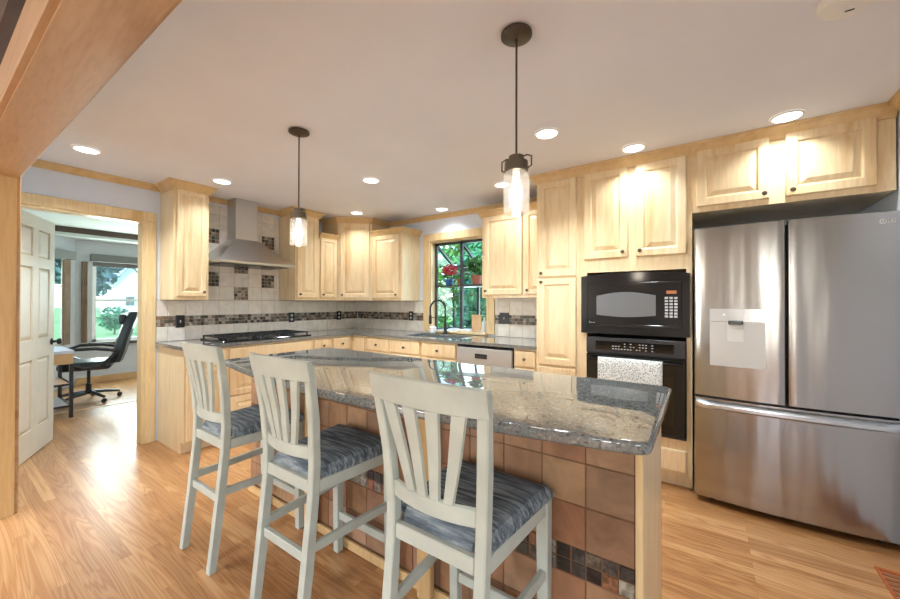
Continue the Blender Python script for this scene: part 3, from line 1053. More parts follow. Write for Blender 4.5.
# ------------------------------------------------------------------ dishwasher
dwt = thing('dishwasher', 'stainless dishwasher with a pocket handle left of the narrow base cabinet', 'dishwasher', (2.188, -0.61, 0))
bm = B(); box(bm, 0, 0.60, 0.0, 0.58, 0.08, 0.87); obj('body', bm, MT['blackmatte'], dwt)
bm = B(); box(bm, 0.004, 0.596, -0.028, -0.001, 0.11, 0.862, 0.004); obj('door', bm, plain('dishwasher_steel', (190, 191, 190), 0.32, metal=0.55), dwt)
bm = B(); loops_panel(bm, 0.13, 0.045, [(0, 0), (0, -0.006), (0.006, -0.008), (0.010, -0.002)]); obj('handle', bm, MT['charcoal'], dwt, (0.215, -0.0285, 0.765))

# ------------------------------------------------------------------ range hood
hd = thing('range_hood', 'stainless chimney range hood over the gas cooktop', 'range hood', (0.0125, -1.71, 1.672))
HW, HD_ = 0.38, 0.49
def frustum(bm, a, b_, z0, z1, ca=0.0):
    hexa(bm, [(a[0], a[2], z0), (a[1], a[2], z0), (a[1], a[3], z0), (a[0], a[3], z0)], [(b_[0], b_[2], z1), (b_[1], b_[2], z1), (b_[1], b_[3], z1), (b_[0], b_[3], z1)])
bm = B(); frustum(bm, (0, HD_, -HW, HW), (0, 0.19, -0.10, 0.135), 0.026, 0.285); obj('canopy', bm, MT['hoodsteel'], hd)
bm = B(); box(bm, 0, HD_ + 0.003, -HW - 0.003, HW + 0.003, 0.0, 0.0259, 0.003); obj('rim', bm, MT['hoodsteel'], hd)
bm = B(); box(bm, 0, 0.185, -0.095, 0.13, 0.2855, HC - 1.673); obj('chimney', bm, MT['hoodsteel'], hd)
bm = B()
for k in range(2):
    box(bm, 0.06, 0.44, -0.34 + k * 0.35, -0.01 + k * 0.35, -0.006, -0.001)
obj('filter', bm, MT['charcoal'], hd)

# ------------------------------------------------------------------ cooktop
ck = thing('cooktop', 'black gas cooktop with cast iron grates under the range hood', 'cooktop', (0.09, -2.085, CT1))
CW, CD = 0.915, 0.50
bm = B(); box(bm, 0, CD, 0, CW, 0.0, 0.014, 0.004); obj('tray', bm, MT['black'], ck)
for k in range(3):
    bm = B()
    y0 = 0.015 + k * 0.298
    y1 = y0 + 0.285
    for xx in (0.03, 0.24, 0.45):
        bar(bm, (xx, y0, 0.042), (xx, y1, 0.042), 0.012, 0.012)
    for yy in (y0 + 0.006, (y0 + y1) / 2, y1 - 0.006):
        bar(bm, (0.03, yy, 0.042), (0.45, yy, 0.042), 0.012, 0.012)
    for cxx in (0.135, 0.345):
        bar(bm, (cxx - 0.05, (y0 + y1) / 2 - 0.07, 0.042), (cxx + 0.05, (y0 + y1) / 2 + 0.07, 0.042), 0.01, 0.012)
        bar(bm, (cxx - 0.05, (y0 + y1) / 2 + 0.07, 0.042), (cxx + 0.05, (y0 + y1) / 2 - 0.07, 0.042), 0.01, 0.012)
    for xx in (0.03, 0.45):
        for yy in (y0 + 0.006, y1 - 0.006):
            bar(bm, (xx, yy, 0.0141), (xx, yy, 0.04), 0.012, 0.012, (0, 1, 0))
    obj('grate', bm, MT['iron'], ck)
for xx, yy in ((0.135, 0.155), (0.345, 0.155), (0.24, 0.455), (0.135, 0.755), (0.345, 0.755)):
    bm = B(); lathe(bm, [(0.05, 0.0141), (0.045, 0.022), (0.03, 0.024), (0.03, 0.03), (0.01, 0.031)], (xx, yy, 0), 16); obj('burner', bm, MT['blackmatte'], ck, smooth=True)
for k in range(5):
    bm = B(); lathe(bm, [(0.018, 0.0141), (0.016, 0.036), (0.004, 0.038)], (0.478, 0.25 + k * 0.1, 0), 12); obj('knob', bm, MT['charcoal'], ck, smooth=True)

# ------------------------------------------------------------------ microwave and oven
mw = thing('microwave', 'built-in black microwave with trim surround above the wall oven', 'microwave', (3.402, -0.642, 1.062))
MWW, MWH = 0.722, 0.462
bm = B()
n = 16
fr, bk = [], []
for k in range(n + 1):          # gently arched top edge
    x = MWW * k / n
    zt = MWH - 0.02 * (2 * x / MWW - 1) ** 2
    fr.append((x, zt))
ring = [(0, 0), (MWW, 0)] + fr[::-1]
va = [bm.verts.new((x, -0.032, z)) for x, z in ring]; vb = [bm.verts.new((x, -0.001, z)) for x, z in ring]
bm.faces.new(va); bm.faces.new(vb[::-1])
for i in range(len(ring)):
    j = (i + 1) % len(ring)
    bm.faces.new((va[i], va[j], vb[j], vb[i]))
obj('surround', bm, MT['black'], mw)
bm = B(); box(bm, 0.06, MWW - 0.06, 0.0, 0.45, 0.05, MWH - 0.06); obj('body', bm, MT['charcoal'], mw)
bm = B(); loops_panel(bm, 0.625, 0.325, [(0, 0), (0, -0.010), (0.004, -0.013), (0.012, -0.013), (0.014, -0.011)]); obj('door', bm, MT['black'], mw, (0.05, -0.0325, 0.062))
bm = B()
ring = []
for k in range(13):
    a = k / 12
    ring.append((0.02 + 0.40 * a, 0.03 - 0.014 * math.sin(PI * a)))
for k in range(13):
    a = 1 - k / 12
    ring.append((0.02 + 0.40 * a, 0.175 + 0.026 * math.sin(PI * a)))
va = [bm.verts.new((x, -0.0455, z)) for x, z in ring]
bm.faces.new(va)
r_ = bmesh.ops.extrude_face_region(bm, geom=bm.faces[:])
for v in [g for g in r_['geom'] if isinstance(g, bmesh.types.BMVert)]:
    v.co.y = -0.0475
obj('window', bm, MT['mwglass'], mw, (0.10, 0, 0.115))
bm = B()
for r__ in range(7):
    for c in range(3):
        box(bm, 0.575 + c * 0.028, 0.575 + c * 0.028 + 0.02, -0.0475, -0.0455, 0.135 + r__ * 0.0215, 0.135 + r__ * 0.0215 + 0.014)
obj('keypad', bm, MT['keys'], mw)
bm = B(); box(bm, 0.585, 0.645, -0.0475, -0.0455, 0.30, 0.322); obj('display', bm, MT['led'], mw)
bm = B()
tube(bm, [(0.0, 0, 0.012), (0.006, 0, 0.018), (0.010, 0, 0.006), (0.003, 0, 0.002), (0.014, 0, 0.006), (0.018, 0, 0.010), (0.021, 0, 0.003), (0.026, 0, 0.009), (0.030, 0, 0.003), (0.035, 0, 0.009), (0.039, 0, 0.003), (0.045, 0, 0.011)], 0.0012, 5)
obj('script_mark', bm, MT['keys'], mw, (0.062, -0.0475, 0.078))

ov = thing('wall_oven', 'built-in black electric wall oven under the microwave', 'oven', (3.443, -0.642, 0.352))
OW = 0.657
bm = B(); box(bm, 0.0, OW, 0.0, 0.55, 0.0, 0.68); obj('body', bm, MT['blackmatte'], ov)
bm = B(); box(bm, 0, OW, -0.035, -0.001, 0.56, 0.682, 0.004); cp = obj('control_panel', bm, MT['charcoal'], ov)
bm = B(); box(bm, 0.07, OW - 0.07, -0.0365, -0.0353, 0.59, 0.655); obj('display', bm, MT['ovenglass'], cp)
bm = B()
random.seed(3)
for r__ in range(3):
    for c in range(14):
        if random.random() < 0.7:
            box(bm, 0.19 + c * 0.02, 0.19 + c * 0.02 + 0.011, -0.0378, -0.0367, 0.597 + r__ * 0.02, 0.597 + r__ * 0.02 + 0.006)
obj('key', bm, MT['keys'], cp)
bm = B(); box(bm, 0, OW, -0.032, -0.001, 0.02, 0.55, 0.004); dv = obj('door', bm, MT['black'], ov)
bm = B(); box(bm, 0.07, OW - 0.07, -0.034, -0.0325, 0.09, 0.43); obj('window', bm, MT['ovenglass'], dv)
bm = B()
tube(bm, [(0.02, -0.075, 0.523), (OW - 0.02, -0.075, 0.523)], 0.011, 10)
for x in (0.04, OW - 0.04):
    bar(bm, (x, -0.0325, 0.523), (x, -0.07, 0.523), 0.016, 0.014)
obj('handle', bm, MT['black'], dv)
bm = B(); box(bm, 0, OW, -0.022, -0.001, 0.0, 0.016); obj('vent_strip', bm, MT['charcoal'], ov)
# towel over the oven handle
bm = B()
tx0, tx1 = 3.54, 3.965
ty, tz = -0.717, 0.875
prof = []
for z in (0.60, 0.68, 0.76, 0.83): prof.append((ty - 0.016 - 0.003 * math.sin(z * 40), z))
for k in range(7):
    a = PI * k / 6
    prof.append((ty - 0.014 * math.cos(a), tz + 0.014 * math.sin(a)))
for z in (0.83, 0.76, 0.70): prof.append((ty + 0.0145, z))
rows = []
for i in range(19):
    x = tx0 + (tx1 - tx0) * i / 18
    rows.append([bm.verts.new((x + 0.0, y + 0.002 * math.sin(i * 1.1) * (1 if z < 0.86 and y < ty else 0), z)) for y, z in prof])
for a, b_ in zip(rows, rows[1:]):
    for k in range(len(prof) - 1):
        bm.faces.new((a[k], a[k + 1], b_[k + 1], b_[k]))
tw = obj('towel', bm, MT['towel'], smooth=True)
sm = tw.modifiers.new('thick', 'SOLIDIFY'); sm.thickness = 0.003; sm.offset = 0
tag(tw, 'grey and white patterned towel hanging over the oven handle', 'towel')

# ------------------------------------------------------------------ refrigerator
fx, fy = 4.148, -0.75
fw_ = 0.905
rf = thing('refrigerator', 'large stainless french door refrigerator with water dispenser', 'refrigerator', (fx, fy, 0))
bm = B(); box(bm, 0.004, fw_ - 0.004, 0.055, 0.735, 0.05, 1.77); obj('body', bm, MT['charcoal'], rf)
def curved_panel(bm, x0, x1, z0, z1, t=0.05, n=14, r=0.012, full=(0, fw_), bulge=0.030):
    """front follows one gentle arc across the whole fridge, with rounded side edges"""
    def yf(x):
        s_ = (x - full[0]) / (full[1] - full[0]) * 2 - 1
        y = -bulge * (1 - s_ * s_) + bulge * 0.5
        for e, sg in ((x0, 1), (x1, -1)):
            d = (x - e) * sg
            if d < r:
                y += r - math.sqrt(max(0, r * r - (r - d) ** 2))
        return y
    xs = [x0, x0 + r * 0.15, x0 + r * 0.5, x0 + r] + [x0 + r + (x1 - x0 - 2 * r) * k / n for k in range(1, n)] + [x1 - r, x1 - r * 0.5, x1 - r * 0.15, x1]
    zs = [z0, z1]
    fr_ = [[bm.verts.new((x, yf(x), z)) for x in xs] for z in zs]
    bk_ = [[bm.verts.new((x, t, z)) for x in xs] for z in zs]
    m_ = len(xs)
    for i in range(m_ - 1):
        bm.faces.new((fr_[0][i], fr_[0][i + 1], fr_[1][i + 1], fr_[1][i]))
        bm.faces.new((bk_[0][i + 1], bk_[0][i], bk_[1][i], bk_[1][i + 1]))
        bm.faces.new((fr_[1][i], fr_[1][i + 1], bk_[1][i + 1], bk_[1][i]))
        bm.faces.new((fr_[0][i + 1], fr_[0][i], bk_[0][i], bk_[0][i + 1]))
    for i in (0, m_ - 1):
        bm.faces.new((fr_[0][i], fr_[1][i], bk_[1][i], bk_[0][i]))
    return yf
bm = B(); curved_panel(bm, 0.0, 0.447, 0.70, 1.785); dl = obj('door', bm, MT['steel'], rf, smooth=True)
bm = B(); yfr = curved_panel(bm, 0.458, fw_, 0.70, 1.785); dr = obj('door', bm, MT['steel'], rf, smooth=True)
bm = B(); curved_panel(bm, 0.0, fw_, 0.045, 0.685); dz = obj('drawer', bm, MT['steel'], rf, smooth=True)
# drawer handle: long curved lip
bm = B()
def yy_(x):
    s_ = x / fw_ * 2 - 1
    return -0.030 * (1 - s_ * s_) + 0.015
rows = []
hp = [(0.004, 0.676), (-0.030, 0.668), (-0.048, 0.655), (-0.048, 0.637), (-0.036, 0.626), (-0.024, 0.632), (-0.030, 0.648), (0.004, 0.655)]
for k in range(25):
    x = 0.01 + (fw_ - 0.02) * k / 24
    e = min(1.0, min(k, 24 - k) / 1.5 + 0.3)
    rows.append([bm.verts.new((x, yy_(x) + a * e - 0.001, b_)) for a, b_ in hp])
for a, b_ in zip(rows, rows[1:]):
    for i in range(len(hp)):
        j = (i + 1) % len(hp)
        bm.faces.new((a[i], a[j], b_[j], b_[i]))
bm.faces.new(rows[0]); bm.faces.new(rows[-1][::-1])
obj('handle', bm, MT['hoodsteel'], dz, smooth=True)
# dispenser
bm = B()
def curved_plate(bm, x0, x1, z0, z1, off, th, n=8):
    for k in range(n):
        xa, xb = x0 + (x1 - x0) * k / n, x0 + (x1 - x0) * (k + 1) / n
        a = [(xa, yy_(xa) - off - th, z0), (xb, yy_(xb) - off - th, z0), (xb, yy_(xb) - off, z0), (xa, yy_(xa) - off, z0)]
        hexa(bm, a, [(p[0], p[1], z1) for p in a])
    bmesh.ops.remove_doubles(bm, verts=bm.verts, dist=1e-5)
curved_plate(bm, 0.085, 0.357, 0.90, 1.18, -0.001, 0.0025)
m_disp = plain('dispenser_silver', (196, 196, 194), 0.45, metal=0.6)
dp = obj('dispenser', bm, m_disp, dl)
bm = B(); curved_plate(bm, 0.085, 0.357, 1.183, 1.262, -0.001, 0.0035); obj('dispenser_panel', bm, MT['hoodsteel'], dl)
bm = B(); curved_plate(bm, 0.175, 0.255, 1.06, 1.185, 0.002, 0.003, 3); obj('dispenser_recess', bm, plain('recess', (214, 214, 210), 0.35), dl)
bm = B(); box(bm, 0.178, 0.252, yy_(0.215) - 0.025, yy_(0.215) - 0.004, 1.165, 1.19, 0.004); obj('spout', bm, MT['charcoal'], dl)
bm = B(); lathe(bm, [(0.007, 0.0), (0.007, -0.003), (0.002, -0.004)], (0.158, yy_(0.158) - 0.003, 1.225), 12, 'y'); obj('button', bm, MT['white'], dl)
# logo
LXX = 0.836
LY = yy_(LXX) - 0.0008
bm = B(); tube(bm, [(LXX + 0.012 * math.cos(a * PI / 8), LY, 1.735 + 0.012 * math.sin(a * PI / 8)) for a in range(16)], 0.0012, 6, True)
tube(bm, [(LXX, LY, 1.741), (LXX, LY, 1.731), (LXX + 0.006, LY, 1.731)], 0.0011, 6)
obj('logo', bm, MT['white'], dr)
tb = text_mesh('LG', 0.026)
for v in tb.verts:
    v.co = Vector((v.co.x, -v.co.z, v.co.y))
obj('lettering', tb, MT['white'], dr, (0.868, yy_(0.868) - 0.001, 1.735))
for x in (0.10, fw_ - 0.06):
    bm = B(); lathe(bm, [(0.018, 0.0), (0.018, 0.02), (0.01, 0.05)], (x, 0.10, 0), 12); obj('foot', bm, MT['blackmatte'], rf)
for x in (0.10, fw_ - 0.06):
    bm = B(); lathe(bm, [(0.018, 0.0), (0.018, 0.02), (0.01, 0.05)], (x, 0.60, 0), 12); obj('foot', bm, MT['blackmatte'], rf)

# ------------------------------------------------------------------ island
isl = thing('kitchen_island', 'kitchen island with slate tile front and maple corner posts', 'island', (0, 0, 0))
IX0, IX1, IY0, IY1, ITOP = 1.62, 4.05, -2.352, -1.79, 0.888
bm = B(); box(bm, IX0 + 0.01, IX1 - 0.012, IY0 + 0.02, IY1, 0.0, ITOP); obj('body', bm, MT['maple_side'], isl)
bm = B(); box(bm, IX1 - 0.011, IX1, IY0 + 0.001, IY1, 0.0, ITOP); obj('end_panel', bm, MT['maple_side'], isl)
bm = B(); box(bm, IX1 - 0.022, IX1 + 0.001, IY0 - 0.008, IY0 + 0.0005, 0, ITOP, 0.002); obj('corner_post', bm, MT['casing'], isl)
# tiles
bm = B(); lay = bm.loops.layers.float_color.new('Col')
bmm = B(); laym = bmm.loops.layers.float_color.new('Col')
bml = B(); layl = bml.loops.layers.float_color.new('Col')
fnI = lambda u, z, h: (u, IY0 + 0.006 - h, z)
SL = [(176, 134, 100), (166, 124, 90), (158, 114, 82), (170, 134, 104), (154, 112, 82), (178, 138, 102), (156, 122, 94)]
random.seed(11)
xs = []
x = IX1 - 0.022
while x > IX0 + 0.01:
    xs.append((max(x - 0.155, IX0), x)); x -= 0.155
rows_ = [(0.748, 0.885), (0.598, 0.748), (0.449, 0.598), (0.20, 0.349), (0.05, 0.20)]
for a, b_ in xs:
    for z0, z1 in rows_:
        tile_quad(bm if z0 > 0.4 else bml, lay if z0 > 0.4 else layl, fnI, a, b_, z0, z1, jit(random.choice(SL), 8))
    for p in range(3):
        for q in range(2):
            tile_quad(bmm, laym, fnI, a + (b_ - a) * p / 3, a + (b_ - a) * (p + 1) / 3, 0.349 + 0.05 * q, 0.349 + 0.05 * (q + 1), jit(random.choice([(66, 58, 54), (190, 178, 160), (120, 108, 92), (168, 116, 86), (84, 76, 70), (150, 138, 122), (200, 186, 166)]), 8), g=0.002)
box_ = B(); box(box_, IX0, IX1 - 0.022, IY0 + 0.0062, IY0 + 0.0199, 0, ITOP)
obj('grout', box_, plain('island_grout', (120, 88, 62), 0.85), isl)
obj('slate_tile', bm, MT['islandtile'], isl)
obj('slate_tile', bml, MT['islandtile'], isl)
obj('mosaic_tile', bmm, MT['mosaictile'], isl)
bm = B(); box(bm, IX0, IX1 - 0.03, IY0 - 0.018, IY0 + 0.0, 0, 0.045, 0.003); obj('base_shoe', bm, MT['oak_v'], isl)
# left end tiles
bm = B(); lay = bm.loops.layers.float_color.new('Col')
fnI2 = lambda u, z, h: (IX0 + 0.0095 - h, u, z)
y = IY0 + 0.02
while y < IY1 - 0.02:
    for z0, z1 in [(0.748, 0.885), (0.598, 0.748), (0.449, 0.598), (0.30, 0.449), (0.15, 0.30), (0.0, 0.15)]:
        tile_quad(bm, lay, fnI2, y, min(y + 0.155, IY1), z0, z1, jit(random.choice(SL), 8))
    y += 0.155
obj('slate_tile', bm, MT['islandtile'], isl)
# wooden posts carrying the bar overhang
for x in (2.325, 3.165):
    bm = B()
    box(bm, x, x + 0.075, IY0 - 0.050, IY0 - 0.0185, 0.0, ITOP, 0.003)
    obj('post', bm, MT['oak_v'], isl)
# back cabinet doors of the island
for k in range(5):
    o = door(isl, 0, 0, 0.44, 0.74, (0.40, 0.68))
    o.location = (IX1 - 0.08 - k * 0.47, IY1 + 0.001, 0.11)
    o.rotation_euler = (0, 0, PI)
# granite top with gently bowed front
TZ0, TZ1 = 0.8885, 0.926
tx0, tx1, tyb = 1.66 - 0.01, 4.092, -1.735
def front_y(x):
    s_ = (x - tx0) / (tx1 - tx0)
    return -2.545 - 0.135 * math.sin(PI * max(0, min(1, s_))) ** 0.9 if 0 < s_ < 1 else -2.545
outline = []
for k in range(0, 41):
    x = tx0 + 0.025 + (tx1 - tx0 - 0.065) * k / 40
    outline.append((x, front_y(x)))
def arc(cx, cy, r, a0, a1, n=6):
    return [(cx + r * math.cos(math.radians(a0 + (a1 - a0) * i / n)), cy + r * math.sin(math.radians(a0 + (a1 - a0) * i / n))) for i in range(1, n + 1)]
outline += arc(tx1 - 0.035, -2.512, 0.035, -80, 0)
outline += arc(tx1 - 0.05, tyb - 0.05, 0.05, 0, 90)
outline += arc(tx0 + 0.05, tyb - 0.05, 0.05, 90, 180)
outline += [(tx0, -2.525)]
bm = B()
va = [bm.verts.new((x, y, TZ0)) for x, y in outline]
f = bm.faces.new(va)
r_ = bmesh.ops.extrude_face_region(bm, geom=[f])
for v in [g for g in r_['geom'] if isinstance(g, bmesh.types.BMVert)]:
    v.co.z = TZ1
bm.normal_update()
rim = [e for e in bm.edges if len(e.link_faces) == 2 and abs(e.verts[0].co.z - e.verts[1].co.z) < 1e-5]
bmesh.ops.bevel(bm, geom=rim, offset=0.011, segments=4, affect='EDGES', profile=0.5)
it = obj('island_countertop', bm, MT['granite'], smooth=True)
tag(it, 'polished grey granite island top with a bowed seating edge', 'countertop')

# ------------------------------------------------------------------ bar stools
def make_stool():
    t = thing('bar_stool', '', 'stool', (0, 0, 0), 0, 'bar stools along the island')
    P = MT['chairpaint']
    # rear posts: floor -> seat -> top (x half width outer .178/.180/.213)
    prof = [(0.0, 0.160, -0.262), (0.30, 0.160, -0.228), (0.56, 0.161, -0.204), (0.68, 0.163, -0.200), (0.85, 0.174, -0.212), (1.0, 0.187, -0.236), (1.072, 0.193, -0.252)]
    for s_ in (-1, 1):
        bm = B()
        rings = []
        for z, x, y in prof:
            w, d = 0.0175, (0.018 if z < 0.9 else 0.015)
            rings.append([bm.verts.new((s_ * x + a, y + b_, z)) for a, b_ in ((-w, -d), (w, -d), (w, d), (-w, d))])
        for a, b_ in zip(rings, rings[1:]):
            for k in range(4):
                bm.faces.new((a[k], a[(k + 1) % 4], b_[(k + 1) % 4], b_[k]))
        bm.faces.new(rings[0][::-1]); bm.faces.new(rings[-1])
        bmesh.ops.bevel(bm, geom=[e for e in bm.edges if abs(e.verts[0].co.z - e.verts[1].co.z) > 0.01], offset=0.004, segments=1, affect='EDGES')
        obj('leg', bm, P, t)
        bm = B()
        hexa(bm, [(s_ * 0.187 - 0.018, 0.170, 0), (s_ * 0.187 + 0.018, 0.170, 0), (s_ * 0.187 + 0.018, 0.206, 0), (s_ * 0.187 - 0.018, 0.206, 0)],
             [(s_ * 0.185 - 0.022, 0.162, 0.615), (s_ * 0.185 + 0.022, 0.162, 0.615), (s_ * 0.185 + 0.022, 0.206, 0.615), (s_ * 0.185 - 0.022, 0.206, 0.615)], 0.003)
        obj('leg', bm, P, t)
    # aprons
    def plank(bm, p, q, w, z0, z1):
        p, q = Vector((p[0], p[1], 0)), Vector((q[0], q[1], 0))
        n_ = (q - p).normalized().cross(Vector((0, 0, 1))) * w / 2
        a = [p - n_, q - n_, q + n_, p + n_]
        hexa(bm, [v + Vector((0, 0, z0)) for v in a], [v + Vector((0, 0, z1)) for v in a], 0.003)
    bm = B()
    plank(bm, (-0.142, -0.205), (0.142, -0.205), 0.024, 0.570, 0.618)
    plank(bm, (-0.163, 0.186), (0.163, 0.186), 0.024, 0.570, 0.618)
    for s_ in (-1, 1):
        plank(bm, (s_ * 0.165, -0.183), (s_ * 0.188, 0.162), 0.024, 0.570, 0.618)
    obj('seat_frame', bm, P, t)
    # stretchers
    for nm, p, q, z0, z1 in (('rear', (-0.141, -0.222), (0.141, -0.222), 0.31, 0.348), ('front', (-0.168, 0.187), (0.168, 0.187), 0.175, 0.213)):
        bm = B(); plank(bm, p, q, 0.022, z0, z1); obj('stretcher', bm, P, t)
    for s_ in (-1, 1):
        bm = B(); plank(bm, (s_ * 0.160, -0.205), (s_ * 0.187, 0.169), 0.020, 0.345, 0.382); obj('stretcher', bm, P, t)
    # curved rails
    def rail(name, z0, z1, hw, yb, sag, th=0.02, lift=0.0, dyz=0.0):
        bm = B()
        n_ = 12
        rings = []
        for k in range(n_ + 1):
            u = -1 + 2 * k / n_
            x = hw * u
            y = yb - sag * (1 - u * u)
            zz1 = z1 + lift * (1 - u * u)
            rings.append([bm.verts.new(p) for p in ((x, y - th / 2, z0), (x, y + th / 2, z0), (x, y + th / 2 - dyz, zz1), (x, y - th / 2 - dyz, zz1))])
        for a, b_ in zip(rings, rings[1:]):
            for i in range(4):
                bm.faces.new((a[i], a[(i + 1) % 4], b_[(i + 1) % 4], b_[i]))
        bm.faces.new(rings[0][::-1]); bm.faces.new(rings[-1])
        bmesh.ops.bevel(bm, geom=[e for e in bm.edges if abs(e.verts[0].co.x - e.verts[1].co.x) > 0.01], offset=0.003, segments=1, affect='EDGES')
        return obj(name, bm, P, t)
    rail('top_rail', 1.006, 1.083, 0.208, -0.240, 0.030, 0.022, 0.006, 0.016)
    rail('lower_rail', 0.698, 0.746, 0.150, -0.203, 0.026, 0.020)
    # four fanned slats
    for k in range(4):
        xb = -0.066 + 0.044 * k
        xt = -0.125 + 0.0833 * k
        ub, ut = xb / 0.150, xt / 0.213
        yb = -0.203 - 0.026 * (1 - ub * ub)
        yt = -0.240 - 0.030 * (1 - ut * ut) - 0.001
        bm = B()
        wb_, wt_ = 0.015, 0.022
        mid = (0.87, (xb + xt) / 2 , (yb + yt) / 2 + 0.004, 0.0185)
        secs = [(0.741, xb, yb, wb_), mid, (1.010, xt, yt, wt_)]
        rings = [[bm.verts.new(p) for p in ((x - w, y - 0.006, z), (x + w, y - 0.006, z), (x + w, y + 0.006, z), (x - w, y + 0.006, z))] for z, x, y, w in secs]
        for a, b_ in zip(rings, rings[1:]):
            for i in range(4):
                bm.faces.new((a[i], a[(i + 1) % 4], b_[(i + 1) % 4], b_[i]))
        bm.faces.new(rings[0][::-1]); bm.faces.new(rings[-1])
        obj('slat', bm, P, t)
    # cushion: trapezoid pad, domed, rounded edges
    bm = B()
    N = 22
    def cpt(u, v, top):
        hw = 0.174 + (0.214 - 0.174) * (v * 0.5 + 0.5)
        # round corners
        x = hw * u
        y = 0.008 + 0.205 * v
        if v < -0.72 and abs(u) > 0.76:      # notches at the rear posts
            y = max(y, 0.008 - 0.205 * 0.82)
        e = max(abs(u), abs(v))
        f_ = (1 - e ** 8)
        return (x * (1 - 0.015 * e ** 10), y, (0.634 + 0.034 * f_ ** 0.5 + 0.003 * math.sin(5 * x + 9 * y)) if top else 0.6185 + 0.0 * f_)
    g_t = [[bm.verts.new(cpt(-1 + 2 * i / N, -1 + 2 * j / N, True)) for i in range(N + 1)] for j in range(N + 1)]
    g_b = [[bm.verts.new(cpt(-1 + 2 * i / N, -1 + 2 * j / N, False)) if (i in (0, N) or j in (0, N)) else None for i in range(N + 1)] for j in range(N + 1)]
    for j in range(N):
        for i in range(N):
            bm.faces.new((g_t[j][i], g_t[j][i + 1], g_t[j + 1][i + 1], g_t[j + 1][i]))
    per = [(0, i) for i in range(N)] + [(j, N) for j in range(N)] + [(N, i) for i in range(N, 0, -1)] + [(j, 0) for j in range(N, 0, -1)]
    for k in range(len(per)):
        a, b_ = per[k], per[(k + 1) % len(per)]
        bm.faces.new((g_t[a[0]][a[1]], g_b[a[0]][a[1]], g_b[b_[0]][b_[1]], g_t[b_[0]][b_[1]]))
    bm.faces.new([g_b[a[0]][a[1]] for a in per])
    obj('seat_cushion', bm, MT['cushion'], t, smooth=True)
    return t
st = make_stool()
st.location = (3.562, -2.592, 0)
st['label'] = 'distressed pale grey bar stool nearest the fridge end, largest in front of the island'
dup(st, (2.82, -2.592, 0), 0, 'distressed pale grey bar stool in the middle of the row of three')
dup(st, (2.10, -2.592, 0), 0, 'distressed pale grey bar stool nearest the office doorway, farthest of the row')

# ------------------------------------------------------------------ lights
def recessed(x, y, label, r=0.078, power=9.5):
    t = thing('recessed_light', label, 'ceiling light', (x, y, HC), 0, 'recessed ceiling lights')
    bm = B(); lathe(bm, [(r, -0.001), (r + 0.001, -0.005), (r - 0.012, -0.009), (r - 0.014, -0.006)], (0, 0, 0), 32, cap=False)
    obj('trim_ring', bm, MT['white'], t, smooth=True)
    bm = B(); lathe(bm, [(r - 0.013, -0.001), (r - 0.014, -0.007), (r - 0.03, -0.011), (0.004, -0.013)], (0, 0, 0), 32)
    obj('lens', bm, MT['canlight'], t, smooth=True)
    a = area('lamp', (0, 0, -0.02), (0, 0, 0), 0.12, 0.12, power, (0.90, 0.965, 1.0), 'DISK', 125)
    a.parent = t
    return t
for x, y, lb in [(0.60, -3.0, 'round recessed light nearest the office doorway'),
                 (0.65, -2.13, 'round recessed light in front of the cabinet left of the hood'),
                 (0.74, -0.66, 'round recessed light in front of the diagonal corner cabinet'),
                 (1.775, -1.39, 'round recessed light right of the farther pendant, over the middle aisle'),
                 (1.70, -0.22, 'round recessed light over the sink window'),
                 (2.68, -0.62, 'round recessed light partly behind the nearer pendant jar'),
                 (3.38, -1.38, 'round recessed light right of the nearer pendant cord'),
                 (3.80, -0.82, 'round recessed light before the microwave cabinet'),
                 (4.60, -0.795, 'round recessed light above the refrigerator doors')]:
    near = y > -0.9 or (x < 0.7 and y > -2.5)
    recessed(x, y, lb, power=(3.0 if y > -0.3 else 4.3) if near else 16)
for x, y in ((1.6, -5.2), (4.3, -5.2), (4.3, -6.9), (1.6, -6.9)):  # unseen fill lamps, added to light the fronts that face the camera
    recessed(x, y, 'added fill lamp, round recessed type, in the unseen living room behind the viewpoint', power=26)

